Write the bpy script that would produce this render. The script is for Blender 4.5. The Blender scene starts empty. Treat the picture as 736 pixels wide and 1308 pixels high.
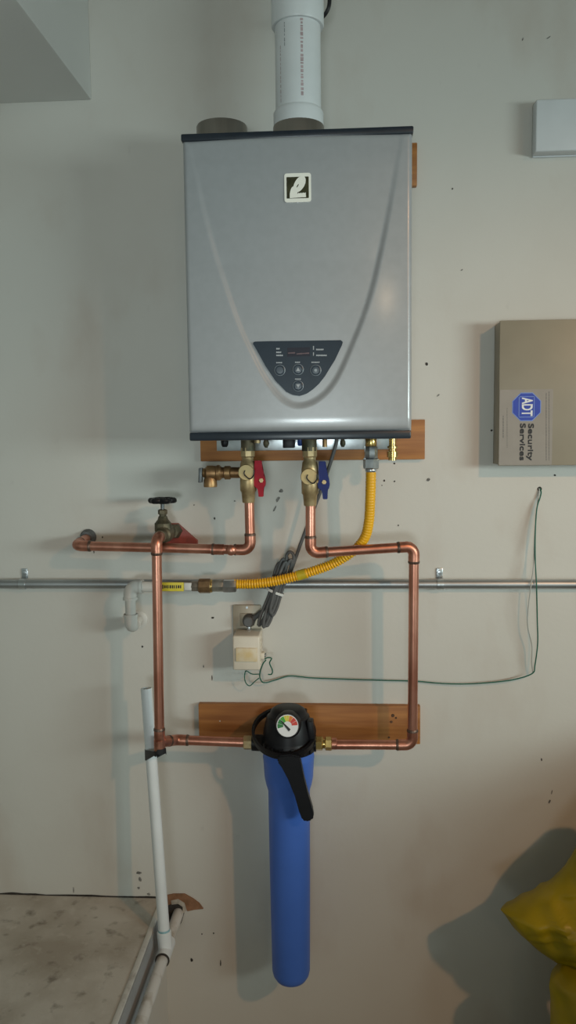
import bpy, bmesh, math, random
import numpy as np
from mathutils import Vector, Matrix

random.seed(7)
scene = bpy.context.scene
COL = scene.collection

# ------------------------------------------------------------------ camera
CAM_H = 1.5                       # lens height above the garage floor
CAM = Vector((0.0, -1.957, CAM_H))
YAW, PITCH, ROLL, FPX = 0.0658, 0.0947, -0.0116, 1050.0
IW, IH = 736.0, 1308.0
_f = Vector((-math.sin(YAW) * math.cos(PITCH), math.cos(YAW) * math.cos(PITCH), -math.sin(PITCH)))
_r = Vector((math.cos(YAW), math.sin(YAW), 0))
_u = _r.cross(_f)
CR = math.cos(ROLL) * _r + math.sin(ROLL) * _u
CU = -math.sin(ROLL) * _r + math.cos(ROLL) * _u
CF = _f
cd = bpy.data.cameras.new('camera')
cd.sensor_fit = 'VERTICAL'; cd.sensor_height = 36.0; cd.sensor_width = 36.0 * IW / IH
cd.lens = 36.0 * FPX / IH
cd.clip_start = 0.02
cam = bpy.data.objects.new('camera', cd); COL.objects.link(cam)
cam.matrix_world = Matrix(((CR.x, CU.x, -CF.x, CAM.x), (CR.y, CU.y, -CF.y, CAM.y),
                           (CR.z, CU.z, -CF.z, CAM.z), (0, 0, 0, 1)))
scene.camera = cam

# ------------------------------------------------------------------ world, lights, exposure
w = bpy.data.worlds.new('world'); scene.world = w; w.use_nodes = True
w.node_tree.nodes['Background'].inputs[0].default_value = (0.86, 1.0, 0.90, 1)
w.node_tree.nodes['Background'].inputs[1].default_value = 0.25

def look(o, target):
    o.rotation_euler = (Vector(target) - o.location).to_track_quat('-Z', 'Y').to_euler()

# daylight coming in through the side opening on the right
ld = bpy.data.lights.new('side_daylight', 'AREA'); ld.shape = 'RECTANGLE'; ld.size = 1.5; ld.size_y = 0.45
ld.energy = 7.2; ld.color = (0.82, 1.0, 0.98); ld.spread = math.radians(64)
lo = bpy.data.objects.new('side_daylight', ld); COL.objects.link(lo)
lo.location = (2.75, -2.3, 1.60); look(lo, (0.0, 0, 1.25))
# daylight from under the half-raised garage door behind the viewer
lg = bpy.data.lights.new('door_daylight', 'AREA'); lg.shape = 'RECTANGLE'; lg.size = 0.7; lg.size_y = 0.45
lg.energy = 2.4; lg.color = (0.86, 0.98, 1.0); lg.spread = math.radians(44)
lgo = bpy.data.objects.new('door_daylight', lg); COL.objects.link(lgo)
lgo.location = (-0.10, -4.5, 1.00); look(lgo, (-0.30, 0, 1.75))
# warm bulb under the ceiling, up to the right behind the viewer, in a reflector aimed down
lb = bpy.data.lights.new('ceiling_bulb', 'SPOT'); lb.energy = 92; lb.color = (1.0, 0.52, 0.24)
lb.shadow_soft_size = 0.05; lb.spot_size = math.radians(50); lb.spot_blend = 1.0
lbo = bpy.data.objects.new('ceiling_bulb', lb); COL.objects.link(lbo)
lbo.location = (1.75, -2.6, 2.65); look(lbo, (0.35, 0, 0.80))

# bare bulb further back under the ceiling
lc = bpy.data.lights.new('far_bulb', 'POINT'); lc.energy = 8; lc.color = (1.0, 0.72, 0.45); lc.shadow_soft_size = 0.06
lco = bpy.data.objects.new('far_bulb', lc); COL.objects.link(lco); lco.location = (0.80, -4.6, 2.45)

vs = scene.view_settings
vs.view_transform = 'Standard'; vs.look = 'None'; vs.gamma = 1.0; vs.use_curve_mapping = False
vs.exposure = 0.0
scene.display_settings.display_device = 'sRGB'

# ------------------------------------------------------------------ measuring and building helpers
def P(px, py, d):
    """world point seen at photo pixel (px, py) at distance d in front of the wall plane"""
    v = CR * ((px - IW / 2) / FPX) - CU * ((py - IH / 2) / FPX) + CF
    t = (-d - CAM.y) / v.y
    return CAM + v * t

def X(px, py, d): return P(px, py, d).x
def Z(px, py, d): return P(px, py, d).z

WLOC = {}
def thing(name, label, cat, base, group=None):
    o = bpy.data.objects.new(name, None); COL.objects.link(o)
    o.empty_display_size = 0.05
    o.location = base; WLOC[o] = Vector(base)
    o['label'] = label; o['category'] = cat
    if group: o['group'] = group
    return o

def obj(name, bm, mat, parent=None, sharp=35):
    """link a bmesh built in world space as one mesh object"""
    if parent is not None:
        off = WLOC[parent]
    else:
        co = [v.co for v in bm.verts]
        off = Vector(((min(c.x for c in co) + max(c.x for c in co)) / 2,
                      (min(c.y for c in co) + max(c.y for c in co)) / 2, min(c.z for c in co)))
    bmesh.ops.translate(bm, verts=bm.verts[:], vec=-off)
    bmesh.ops.recalc_face_normals(bm, faces=bm.faces[:])
    me = bpy.data.meshes.new(name); bm.to_mesh(me); bm.free()
    for p in me.polygons: p.use_smooth = True
    me.set_sharp_from_angle(angle=math.radians(sharp))
    me.materials.append(mat)
    o = bpy.data.objects.new(name, me); COL.objects.link(o)
    if parent is not None: o.parent = parent
    else: o.location = off
    WLOC[o] = Vector(off)
    return o

def tag(o, label, cat, group=None):
    o['label'] = label; o['category'] = cat
    if group: o['group'] = group
    return o

def struct(o):
    o['kind'] = 'structure'; return o

def lab(o, label):
    o['label'] = label; return o

def B(): return bmesh.new()

def box(bm, x0, x1, y0, y1, z0, z1, bevel=0.0, seg=2):
    r = bmesh.ops.create_cube(bm, size=1.0)
    vs_ = r['verts']
    for v in vs_:
        v.co = Vector(((x0 + x1) / 2 + v.co.x * (x1 - x0), (y0 + y1) / 2 + v.co.y * (y1 - y0),
                       (z0 + z1) / 2 + v.co.z * (z1 - z0)))
    if bevel > 0:
        es = list({e for v in vs_ for e in v.link_edges})
        bmesh.ops.bevel(bm, geom=es, offset=bevel, segments=seg, affect='EDGES', profile=0.5)
    return bm

def obox(bm, c, ax, half, bevel=0.0):
    """oriented box: centre, three axes, half sizes"""
    r = bmesh.ops.create_cube(bm, size=2.0); vs_ = r['verts']
    a = [Vector(q).normalized() for q in ax]
    for v in vs_:
        k = v.co.copy()
        v.co = Vector(c) + a[0] * k.x * half[0] + a[1] * k.y * half[1] + a[2] * k.z * half[2]
    if bevel > 0:
        es = list({e for v in vs_ for e in v.link_edges})
        bmesh.ops.bevel(bm, geom=es, offset=bevel, segments=2, affect='EDGES', profile=0.5)
    return bm

def frame(d):
    d = Vector(d).normalized()
    h = Vector((0, 0, 1)) if abs(d.z) < 0.9 else Vector((0, -1, 0))
    a = d.cross(h).normalized(); b = d.cross(a).normalized()
    return d, a, b

def lathe(bm, p0, d, prof, seg=24, ang=0.0, caps=True):
    p0 = Vector(p0); d, a, b = frame(d)
    rings = []
    for t, r in prof:
        if r < 1e-6:
            rings.append([bm.verts.new(p0 + d * t)])
        else:
            rings.append([bm.verts.new(p0 + d * t + (a * math.cos(ang + 2 * math.pi * k / seg) + b * math.sin(ang + 2 * math.pi * k / seg)) * r) for k in range(seg)])
    for i in range(len(rings) - 1):
        A, C = rings[i], rings[i + 1]
        for k in range(seg):
            k2 = (k + 1) % seg
            if len(A) == 1 and len(C) == 1: continue
            if len(A) == 1: bm.faces.new((A[0], C[k], C[k2]))
            elif len(C) == 1: bm.faces.new((A[k], A[k2], C[0]))
            else: bm.faces.new((A[k], A[k2], C[k2], C[k]))
    if caps:
        if len(rings[0]) > 1: bm.faces.new(rings[0])
        if len(rings[-1]) > 1: bm.faces.new(rings[-1])
    return bm

def tube(bm, pts, r, seg=14, closed=False, caps=True):
    pts = [Vector(p) for p in pts]
    n = len(pts)
    rad = r if isinstance(r, (list, tuple)) else [r] * n
    tang = []
    for i in range(n):
        if closed: t = pts[(i + 1) % n] - pts[(i - 1) % n]
        else: t = pts[min(i + 1, n - 1)] - pts[max(i - 1, 0)]
        tang.append(t.normalized())
    _, a, b = frame(tang[0])
    rings = []
    for i in range(n):
        if i > 0:
            q = tang[i - 1].rotation_difference(tang[i]); a = q @ a
            a = (a - tang[i] * a.dot(tang[i])).normalized()
        b = tang[i].cross(a)
        rings.append([bm.verts.new(pts[i] + (a * math.cos(2 * math.pi * k / seg) + b * math.sin(2 * math.pi * k / seg)) * rad[i]) for k in range(seg)])
    m = n if closed else n - 1
    for i in range(m):
        A, C = rings[i], rings[(i + 1) % n]
        sh = 0
        if closed and i == n - 1:
            best = min(range(seg), key=lambda s: (A[0].co - C[s].co).length); sh = best
        for k in range(seg):
            bm.faces.new((A[k], A[(k + 1) % seg], C[(k + 1 + sh) % seg], C[(k + sh) % seg]))
    if caps and not closed:
        bm.faces.new(rings[0]); bm.faces.new(rings[-1])
    return bm

def spline(pts, n=12):
    """Catmull-Rom through the points"""
    p = [Vector(q) for q in pts]
    p = [p[0] * 2 - p[1]] + p + [p[-1] * 2 - p[-2]]
    out = []
    for i in range(1, len(p) - 2):
        for k in range(n):
            t = k / n
            out.append(0.5 * ((2 * p[i]) + (-p[i - 1] + p[i + 1]) * t + (2 * p[i - 1] - 5 * p[i] + 4 * p[i + 1] - p[i + 2]) * t * t
                              + (-p[i - 1] + 3 * p[i] - 3 * p[i + 1] + p[i + 2]) * t ** 3))
    out.append(p[-2]); return out

def arc_corner(a, c, b, rad, n=8):
    """points of a rounded corner at c between directions to a and b"""
    a, b, c = Vector(a), Vector(b), Vector(c)
    u, v = (a - c).normalized(), (b - c).normalized()
    th = u.angle(v)
    L = rad / math.tan(th / 2)
    cen = c + (u + v).normalized() * (rad / math.sin(th / 2))
    s, e = c + u * L - cen, c + v * L - cen
    out = []
    om = s.angle(e)
    for k in range(n + 1):
        t = k / n
        out.append(cen + (s * math.sin((1 - t) * om) + e * math.sin(t * om)) / math.sin(om))
    return out

def prism(bm, pts, nrm, thick):
    """polygon pts (world) extruded along nrm"""
    nv = Vector(nrm).normalized() * thick
    A = [bm.verts.new(Vector(p)) for p in pts]
    C = [bm.verts.new(Vector(p) + nv) for p in pts]
    n = len(pts)
    bm.faces.new(A); bm.faces.new(C)
    for i in range(n): bm.faces.new((A[i], A[(i + 1) % n], C[(i + 1) % n], C[i]))
    return bm

OUT = Vector((0, -1, 0))     # out of the wall, towards the viewer

def text_bm(txt, origin, xdir, ydir, size, thick=0.0004, align='CENTER', bold=0.0, width=None):
    cu = bpy.data.curves.new('t', 'FONT'); cu.body = txt; cu.size = 1.0
    cu.align_x = align; cu.align_y = 'CENTER'; cu.offset = bold; cu.extrude = 0
    o = bpy.data.objects.new('t', cu)
    me = bpy.data.meshes.new_from_object(o)
    bpy.data.objects.remove(o); bpy.data.curves.remove(cu)
    bm = B(); bm.from_mesh(me); bpy.data.meshes.remove(me)
    xs = [v.co.x for v in bm.verts]
    sx = size if width is None else width / (max(xs) - min(xs))
    xd, yd = Vector(xdir).normalized(), Vector(ydir).normalized()
    nz = xd.cross(yd)
    r = bmesh.ops.extrude_face_region(bm, geom=bm.faces[:])
    up = [g for g in r['geom'] if isinstance(g, bmesh.types.BMVert)]
    for v in bm.verts: v.co.z = 0
    for v in up: v.co.z = 1
    for v in bm.verts:
        v.co = Vector(origin) + xd * v.co.x * sx + yd * v.co.y * size + nz * v.co.z * thick
    return bm

# ------------------------------------------------------------------ materials
def mat(name, col, rough=0.5, metal=0.0, var=0.0, vscale=20.0, col2=None, bump=0.0, bscale=200.0, coat=0.0,
        trans=0.0, stretch=None, detail=4.0, spec=0.5):
    m = bpy.data.materials.new(name); m.use_nodes = True
    nt = m.node_tree; bs = nt.nodes['Principled BSDF']
    bs.inputs['Base Color'].default_value = (*col, 1); bs.inputs['Roughness'].default_value = rough
    bs.inputs['Metallic'].default_value = metal; bs.inputs['Coat Weight'].default_value = coat
    bs.inputs['Specular IOR Level'].default_value = spec
    if trans: bs.inputs['Transmission Weight'].default_value = trans
    tc = nt.nodes.new('ShaderNodeTexCoord'); mp = nt.nodes.new('ShaderNodeMapping')
    nt.links.new(tc.outputs['Object'], mp.inputs[0])
    if stretch: mp.inputs['Scale'].default_value = stretch
    if var > 0 or col2:
        n = nt.nodes.new('ShaderNodeTexNoise'); n.inputs['Scale'].default_value = vscale; n.inputs['Detail'].default_value = detail
        nt.links.new(mp.outputs[0], n.inputs['Vector'])
        cr = nt.nodes.new('ShaderNodeValToRGB')
        c2 = col2 if col2 else tuple(c * (1 - var) for c in col)
        cr.color_ramp.elements[0].position = 0.35; cr.color_ramp.elements[0].color = (*c2, 1)
        cr.color_ramp.elements[1].position = 0.65; cr.color_ramp.elements[1].color = (*col, 1)
        nt.links.new(n.outputs['Fac'], cr.inputs[0]); nt.links.new(cr.outputs[0], bs.inputs['Base Color'])
    if bump > 0:
        n2 = nt.nodes.new('ShaderNodeTexNoise'); n2.inputs['Scale'].default_value = bscale; n2.inputs['Detail'].default_value = 3
        nt.links.new(mp.outputs[0], n2.inputs['Vector'])
        bp = nt.nodes.new('ShaderNodeBump'); bp.inputs['Strength'].default_value = bump; bp.inputs['Distance'].default_value = 0.002
        nt.links.new(n2.outputs['Fac'], bp.inputs['Height']); nt.links.new(bp.outputs[0], bs.inputs['Normal'])
    return m

def layered(name, base, layers, rough, bump=0.15, bscale=120):
    """base colour with noise layers: (colour, scale, low, high, strength, detail, stretch)"""
    m = bpy.data.materials.new(name); m.use_nodes = True
    nt = m.node_tree; bs = nt.nodes['Principled BSDF']; bs.inputs['Roughness'].default_value = rough
    tc = nt.nodes.new('ShaderNodeTexCoord')
    prev = None
    for i, (c, sc, lo_, hi_, st, det, stre) in enumerate(layers):
        mp = nt.nodes.new('ShaderNodeMapping'); mp.inputs['Scale'].default_value = stre
        mp.inputs['Location'].default_value = (i * 3.7, i * 1.3, i * 2.1)
        nt.links.new(tc.outputs['Object'], mp.inputs[0])
        n = nt.nodes.new('ShaderNodeTexNoise'); n.inputs['Scale'].default_value = sc; n.inputs['Detail'].default_value = det
        nt.links.new(mp.outputs[0], n.inputs['Vector'])
        mr = nt.nodes.new('ShaderNodeMapRange'); mr.inputs[1].default_value = lo_; mr.inputs[2].default_value = hi_
        mr.inputs[4].default_value = st
        nt.links.new(n.outputs['Fac'], mr.inputs[0])
        mx = nt.nodes.new('ShaderNodeMix'); mx.data_type = 'RGBA'
        nt.links.new(mr.outputs[0], mx.inputs[0])
        if prev is None: mx.inputs[6].default_value = (*base, 1)
        else: nt.links.new(prev, mx.inputs[6])
        mx.inputs[7].default_value = (*c, 1); prev = mx.outputs[2]
    nt.links.new(prev, bs.inputs['Base Color'])
    n2 = nt.nodes.new('ShaderNodeTexNoise'); n2.inputs['Scale'].default_value = bscale; n2.inputs['Detail'].default_value = 4
    nt.links.new(tc.outputs['Object'], n2.inputs['Vector'])
    bp = nt.nodes.new('ShaderNodeBump'); bp.inputs['Strength'].default_value = bump; bp.inputs['Distance'].default_value = 0.003
    nt.links.new(n2.outputs['Fac'], bp.inputs['Height']); nt.links.new(bp.outputs[0], bs.inputs['Normal'])
    return m

WALLC = (0.60, 0.585, 0.54)
M_wall = layered('painted_drywall', WALLC, [
    ((0.54, 0.51, 0.46), 3.0, 0.45, 0.75, 0.6, 4, (1, 1, 1)),
    ((0.50, 0.44, 0.38), 7.0, 0.56, 0.80, 0.6, 6, (1, 1, 0.5)),
    ((0.42, 0.40, 0.37), 26.0, 0.68, 0.80, 0.35, 6, (1, 1, 0.6))], 0.62, 0.10, 90)
M_soffit = layered('painted_soffit', (0.68, 0.68, 0.66), [((0.62, 0.62, 0.60), 4.0, 0.45, 0.75, 0.6, 4, (1, 1, 1))], 0.65, 0.1, 90)
M_conc = layered('stained_concrete', (0.56, 0.52, 0.46), [
    ((0.36, 0.31, 0.25), 7.0, 0.40, 0.66, 0.85, 8, (1, 1, 1)),
    ((0.13, 0.105, 0.075), 26.0, 0.58, 0.74, 0.7, 7, (1, 1, 1)),
    ((0.62, 0.58, 0.52), 40.0, 0.60, 0.75, 0.45, 3, (1, 1, 1))], 0.85, 0.35, 160)
M_gfloor = layered('garage_concrete', (0.34, 0.32, 0.29), [((0.24, 0.22, 0.19), 4.0, 0.4, 0.7, 0.7, 5, (1, 1, 1))], 0.8, 0.3, 120)
M_heater = mat('silver_grey_paint', (0.37, 0.385, 0.40), 0.32, 0.10, var=0.05, vscale=60, coat=0.45, bump=0.02, bscale=700)
M_heater.node_tree.nodes['Principled BSDF'].inputs['Coat Roughness'].default_value = 0.13
M_navy = mat('dark_navy_plastic', (0.018, 0.026, 0.038), 0.32, var=0.2, vscale=40)
M_panel = mat('control_panel_film', (0.020, 0.032, 0.048), 0.3, var=0.1, vscale=60, spec=0.3)
M_btn = mat('button_grey', (0.055, 0.075, 0.10), 0.35, var=0.1, vscale=100)
M_btn2 = mat('button_ring', (0.30, 0.34, 0.38), 0.35, var=0.1, vscale=100)
M_print = mat('pale_print', (0.40, 0.43, 0.46), 0.6, var=0.05)
M_disp = mat('display_window', (0.035, 0.035, 0.05), 0.15, var=0.1)
M_badge = mat('painted_glint_foil', (0.97, 0.95, 0.86), 0.40, 0.0, var=0.02, vscale=200, coat=0.3)  # near-white base colour stands in for light reflected by the foil
M_badged = mat('olive_black_foil', (0.075, 0.072, 0.035), 0.3, 0.3, var=0.5, vscale=90)
M_collar = mat('stainless_collar', (0.34, 0.31, 0.27), 0.42, 0.85, var=0.35, vscale=18, stretch=(1, 1, 0.15))
M_pvc = mat('white_pvc', (0.74, 0.77, 0.78), 0.38, var=0.06, vscale=14)
M_pvcd = layered('dirty_white_pvc', (0.66, 0.65, 0.62), [((0.30, 0.24, 0.17), 24.0, 0.5, 0.72, 0.7, 5, (1, 1, 1))], 0.5, 0.05)
M_pvcprint = mat('faded_red_print', (0.54, 0.42, 0.43), 0.6, var=0.3, vscale=120)
M_pvcprint2 = mat('faded_grey_print', (0.36, 0.38, 0.40), 0.6, var=0.3, vscale=120)
M_primer = mat('blue_pipe_cement', (0.30, 0.52, 0.58), 0.4, var=0.3, vscale=120)
M_blackr = mat('black_rubber', (0.012, 0.012, 0.014), 0.5, var=0.2, vscale=60)
M_blackp = mat('black_plastic', (0.008, 0.008, 0.010), 0.42, var=0.2, vscale=60, spec=0.28)
M_wood = mat('orange_stained_board', (0.40, 0.165, 0.042), 0.55, col2=(0.29, 0.108, 0.026), vscale=9, stretch=(0.6, 8, 9), bump=0.12, bscale=60, detail=6)
M_wood2 = mat('dark_knot', (0.10, 0.045, 0.018), 0.6, var=0.5, vscale=120)
M_copper = mat('copper', (0.70, 0.335, 0.24), 0.34, 0.92, col2=(0.50, 0.20, 0.135), vscale=22, stretch=(1, 1, 0.4), bump=0.03, bscale=300)
M_copperf = mat('copper_fitting', (0.66, 0.30, 0.21), 0.38, 0.9, col2=(0.36, 0.14, 0.09), vscale=38)
M_solder = mat('solder_joint', (0.20, 0.13, 0.10), 0.45, 0.7, var=0.5, vscale=150)
M_brass = mat('cast_brass', (0.56, 0.43, 0.24), 0.46, 0.75, col2=(0.36, 0.26, 0.13), vscale=45, bump=0.1, bscale=500)
M_brassl = mat('pale_brass_cap', (0.56, 0.43, 0.21), 0.55, 0.35, var=0.15, vscale=60)
M_brassb = mat('bright_brass', (0.66, 0.46, 0.17), 0.25, 0.95, var=0.3, vscale=50)
M_bronze = mat('bronze', (0.42, 0.26, 0.12), 0.45, 0.8, col2=(0.24, 0.13, 0.06), vscale=40, bump=0.12, bscale=400)
M_oldbrass = mat('tarnished_brass', (0.17, 0.14, 0.09), 0.55, 0.7, col2=(0.07, 0.07, 0.045), vscale=50, bump=0.2, bscale=300)
M_red = mat('red_handle', (0.42, 0.014, 0.030), 0.55, var=0.25, vscale=40, spec=0.2)
M_redp = mat('worn_red_paint', (0.36, 0.065, 0.048), 0.5, col2=(0.22, 0.05, 0.04), vscale=45)
M_blue = mat('blue_handle', (0.012, 0.025, 0.165), 0.5, var=0.25, vscale=40, spec=0.25)
M_bluef = mat('blue_filter_plastic', (0.060, 0.155, 0.55), 0.42, var=0.06, vscale=14, bump=0.03, bscale=300, spec=0.35)
M_bluebit = mat('blue_cap', (0.02, 0.08, 0.35), 0.4, var=0.1)
M_galv = mat('galvanised_steel', (0.62, 0.66, 0.68), 0.30, 0.9, var=0.18, vscale=35)
M_emt = mat('conduit_steel', (0.50, 0.52, 0.53), 0.42, 0.9, col2=(0.30, 0.31, 0.315), vscale=12, stretch=(0.3, 1, 1))
M_nut = mat('zinc_nut', (0.55, 0.57, 0.58), 0.32, 0.9, var=0.3, vscale=50)
M_gasfit = mat('grey_gas_fitting', (0.40, 0.38, 0.33), 0.42, 0.8, var=0.4, vscale=60)
M_union = mat('brown_brass_union', (0.30, 0.19, 0.10), 0.45, 0.75, var=0.4, vscale=60)
M_yel = mat('yellow_coating', (0.84, 0.44, 0.010), 0.42, var=0.08, vscale=30)
M_yellab = mat('yellow_hose_label', (0.60, 0.45, 0.02), 0.5, var=0.2, vscale=60)
M_yeltag = mat('yellow_tag', (0.72, 0.60, 0.05), 0.5, var=0.15, vscale=60)
M_wht = mat('white_painted_fitting', (0.62, 0.61, 0.57), 0.5, var=0.14, vscale=30, bump=0.08, bscale=200)
M_wtag = mat('white_tag', (0.66, 0.66, 0.64), 0.5, var=0.1)
M_ink = mat('black_ink', (0.02, 0.02, 0.022), 0.6, var=0.1)
M_inkg = mat('grey_ink', (0.14, 0.135, 0.125), 0.6, var=0.1)
M_cord = mat('grey_cord', (0.105, 0.105, 0.105), 0.5, var=0.15, vscale=60)
M_plate = mat('beige_steel_plate', (0.40, 0.34, 0.26), 0.42, 0.45, var=0.1, vscale=40)
M_trans = mat('ivory_plastic', (0.70, 0.63, 0.52), 0.45, var=0.06, vscale=30)
M_translab = mat('yellowed_label', (0.66, 0.50, 0.26), 0.6, col2=(0.72, 0.62, 0.46), vscale=40)
M_green = mat('green_wire', (0.018, 0.13, 0.085), 0.45, var=0.2, vscale=40)
M_greyw = mat('pale_wire', (0.46, 0.47, 0.44), 0.5, var=0.1)
M_alarm = mat('taupe_enamel', (0.30, 0.262, 0.195), 0.45, var=0.05, vscale=20, bump=0.03, bscale=600)
M_stick = mat('silver_sticker', (0.29, 0.262, 0.23), 0.42, 0.1, var=0.05, vscale=40)
M_adt = mat('royal_blue_print', (0.015, 0.055, 0.42), 0.45, var=0.1, vscale=60)
M_adtl = mat('pale_blue_print', (0.18, 0.28, 0.62), 0.45, var=0.1)
M_white = mat('white_print', (0.78, 0.79, 0.80), 0.5, var=0.03)
M_wbox = mat('white_enclosure', (0.66, 0.69, 0.71), 0.45, var=0.04, vscale=20)
M_edge = layered('white_edge_paint', (0.66, 0.65, 0.61), [((0.34, 0.31, 0.27), 30.0, 0.55, 0.75, 0.7, 5, (1, 1, 1))], 0.6, 0.15)
M_gband = layered('grey_primed_strip', (0.33, 0.34, 0.35), [((0.24, 0.24, 0.24), 20.0, 0.5, 0.75, 0.6, 5, (1, 1, 1))], 0.6, 0.1)
M_gap = mat('dark_joint', (0.045, 0.038, 0.032), 0.9, var=0.4, vscale=60)
M_scuff = mat('dark_scuff', (0.085, 0.08, 0.075), 0.85, col2=(0.26, 0.25, 0.23), vscale=160)
M_hole = mat('dark_hole', (0.05, 0.045, 0.04), 0.9, var=0.4, vscale=200)
M_torn = mat('torn_paper', (0.30, 0.15, 0.08), 0.85, col2=(0.20, 0.10, 0.05), vscale=55, bump=0.4, bscale=150)
M_tornw = mat('gypsum_core', (0.50, 0.45, 0.38), 0.9, var=0.3, vscale=80, bump=0.3, bscale=150)
M_lead = mat('grey_lever', (0.16, 0.17, 0.175), 0.45, 0.6, var=0.3, vscale=60)
M_g1 = mat('gauge_dark_green', (0.02, 0.20, 0.04), 0.5, var=0.05)
M_g2 = mat('gauge_green', (0.06, 0.38, 0.03), 0.5, var=0.05)
M_g3 = mat('gauge_yellow', (0.72, 0.60, 0.04), 0.5, var=0.05)
M_g4 = mat('gauge_orange', (0.75, 0.24, 0.03), 0.5, var=0.05)
M_g5 = mat('gauge_red', (0.62, 0.05, 0.03), 0.5, var=0.05)

def bag_mat():
    m = bpy.data.materials.new('yellow_film'); m.use_nodes = True
    nt = m.node_tree; bs = nt.nodes['Principled BSDF']; out = nt.nodes['Material Output']
    tc = nt.nodes.new('ShaderNodeTexCoord'); n = nt.nodes.new('ShaderNodeTexNoise'); n.inputs['Scale'].default_value = 9
    nt.links.new(tc.outputs['Object'], n.inputs['Vector'])
    cr = nt.nodes.new('ShaderNodeValToRGB')
    cr.color_ramp.elements[0].position = 0.35; cr.color_ramp.elements[0].color = (0.34, 0.27, 0.008, 1)
    cr.color_ramp.elements[1].position = 0.65; cr.color_ramp.elements[1].color = (0.56, 0.42, 0.012, 1)
    nt.links.new(n.outputs['Fac'], cr.inputs[0]); nt.links.new(cr.outputs[0], bs.inputs['Base Color'])
    bs.inputs['Roughness'].default_value = 0.32
    tr = nt.nodes.new('ShaderNodeBsdfTranslucent'); nt.links.new(cr.outputs[0], tr.inputs[0])
    mx = nt.nodes.new('ShaderNodeMixShader'); mx.inputs[0].default_value = 0.35
    nt.links.new(bs.outputs[0], mx.inputs[1]); nt.links.new(tr.outputs[0], mx.inputs[2]); nt.links.new(mx.outputs[0], out.inputs[0])
    return m
M_bag = bag_mat()

# ------------------------------------------------------------------ the setting
GZ0 = -0.15                      # garage floor level
wall = struct(obj('wall_back', box(B(), -3.2, 3.2, 0.0, 0.12, GZ0, 3.0), M_wall))
struct(obj('floor', box(B(), -3.2, 3.2, -5.0, 0.12, GZ0 - 0.1, GZ0), M_gfloor))
struct(obj('ceiling', box(B(), -3.2, 3.2, -5.0, 0.12, 3.0, 3.1), M_soffit))
# boxed-in soffit at the upper left, against the ceiling
sx, sz = X(117, 127, 0), (Z(117, 127, 0) + Z(5, 133, 0)) / 2
struct(obj('ceiling_soffit', box(B(), -3.2, sx, -0.95, 0.0, sz, 3.0, 0.003), M_soffit))
# raised landing on the left
DX, DZ = X(228, 1166, 0), Z(228, 1166, 0)            # axis of the drain pipe (runs out of the wall)
LZ = (Z(5, 1143, 0) + Z(190, 1146, 0)) / 2
LX = CAM.x + (X(150, 1308, 0) - CAM.x) * (LZ - CAM.z) / (Z(150, 1308, 0) - CAM.z)
landing = struct(obj('floor_landing', box(B(), -3.2, LX - 0.012, -2.6, 0.0, GZ0, LZ), M_conc))
obj('edge_strip', box(B(), LX - 0.012, LX, -2.6, 0.0, LZ - 0.11, LZ + 0.003, 0.002), M_edge, landing)
obj('side_strip', box(B(), LX, LX + 0.003, -2.6, 0.0, LZ - 0.11, LZ - 0.002), M_gband, landing)
obj('stem_wall', box(B(), LX - 0.012, LX - 0.0005, -2.6, 0.0, GZ0, LZ - 0.11), M_wall, landing)
bm = B()
xs = np.linspace(-3.1, LX - 0.012, 90)
pts = [Vector((x, 0, LZ)) for x in xs] + [Vector((x, 0, LZ + 0.003 + 0.002 * math.sin(x * 61) * math.sin(x * 23) + random.uniform(0, 0.002))) for x in xs[::-1]]
prism(bm, pts, OUT, 0.0015)
obj('floor_joint', bm, M_gap, landing)

# marks on the wall: nail holes and scuffs
def mark(px, py, wpx, hpx, rot=0, m=M_scuff, name='scuff_mark'):
    c = P(px, py, 0.0); bm = B(); n = 9; pts = []
    for k in range(n):
        a = 2 * math.pi * k / n; rr = random.uniform(0.65, 1.1)
        x, z = math.cos(a) * wpx * rr / 1080, math.sin(a) * hpx * rr / 1080
        pts.append(c + Vector((x * math.cos(rot) - z * math.sin(rot), 0, x * math.sin(rot) + z * math.cos(rot))))
    prism(bm, pts, OUT, 0.0006)
    obj(name, bm, m, wall)
for a in [(545, 465, 4, 4), (504, 592, 3, 3), (491, 614, 2.5, 3), (504, 615, 2.5, 2.5), (488, 620, 2, 2),
          (274, 662, 2.5, 4), (248, 645, 2, 2), (578, 241, 2, 2.5), (709, 607, 3, 3), (628, 550, 3, 3), (692, 970, 2, 4),
          (131, 686, 2, 3), (272, 789, 4, 3), (182, 826, 3, 3), (282, 1230, 2, 9), (245, 1226, 4, 6), (258, 1193, 2, 3), (273, 1192, 2, 3),
          (260, 851, 1.5, 5), (271, 866, 1.5, 9), (60, 111, 3, 6), (509, 671, 2, 2)]:
    mark(*a, m=M_hole, name='nail_hole')
for a in [(547, 613, 6, 5, 0.2), (359, 627, 6, 5, 0.4), (355, 638, 4, 10, -0.5), (351, 650, 3, 11, -0.5), (178, 1115, 8, 5, 0), (179, 1123, 4, 9, 0.1), (177, 1134, 4, 4, 0),
          (190, 1142, 5, 4, 0), (705, 1012, 2, 8, -0.2), (702, 1024, 3, 7, -0.3), (701, 48, 6, 1.5, 0.6), (668, 50, 1.5, 4, -0.3), (176, 1146, 3, 5, 0),
          (94, 1137, 1.5, 10, 0), (560, 505, 5, 2, 0.6), (590, 345, 4, 2, 0.5), (120, 703, 2, 9, 0), (300, 640, 3, 2, 0)]:
    mark(*a)

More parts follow.
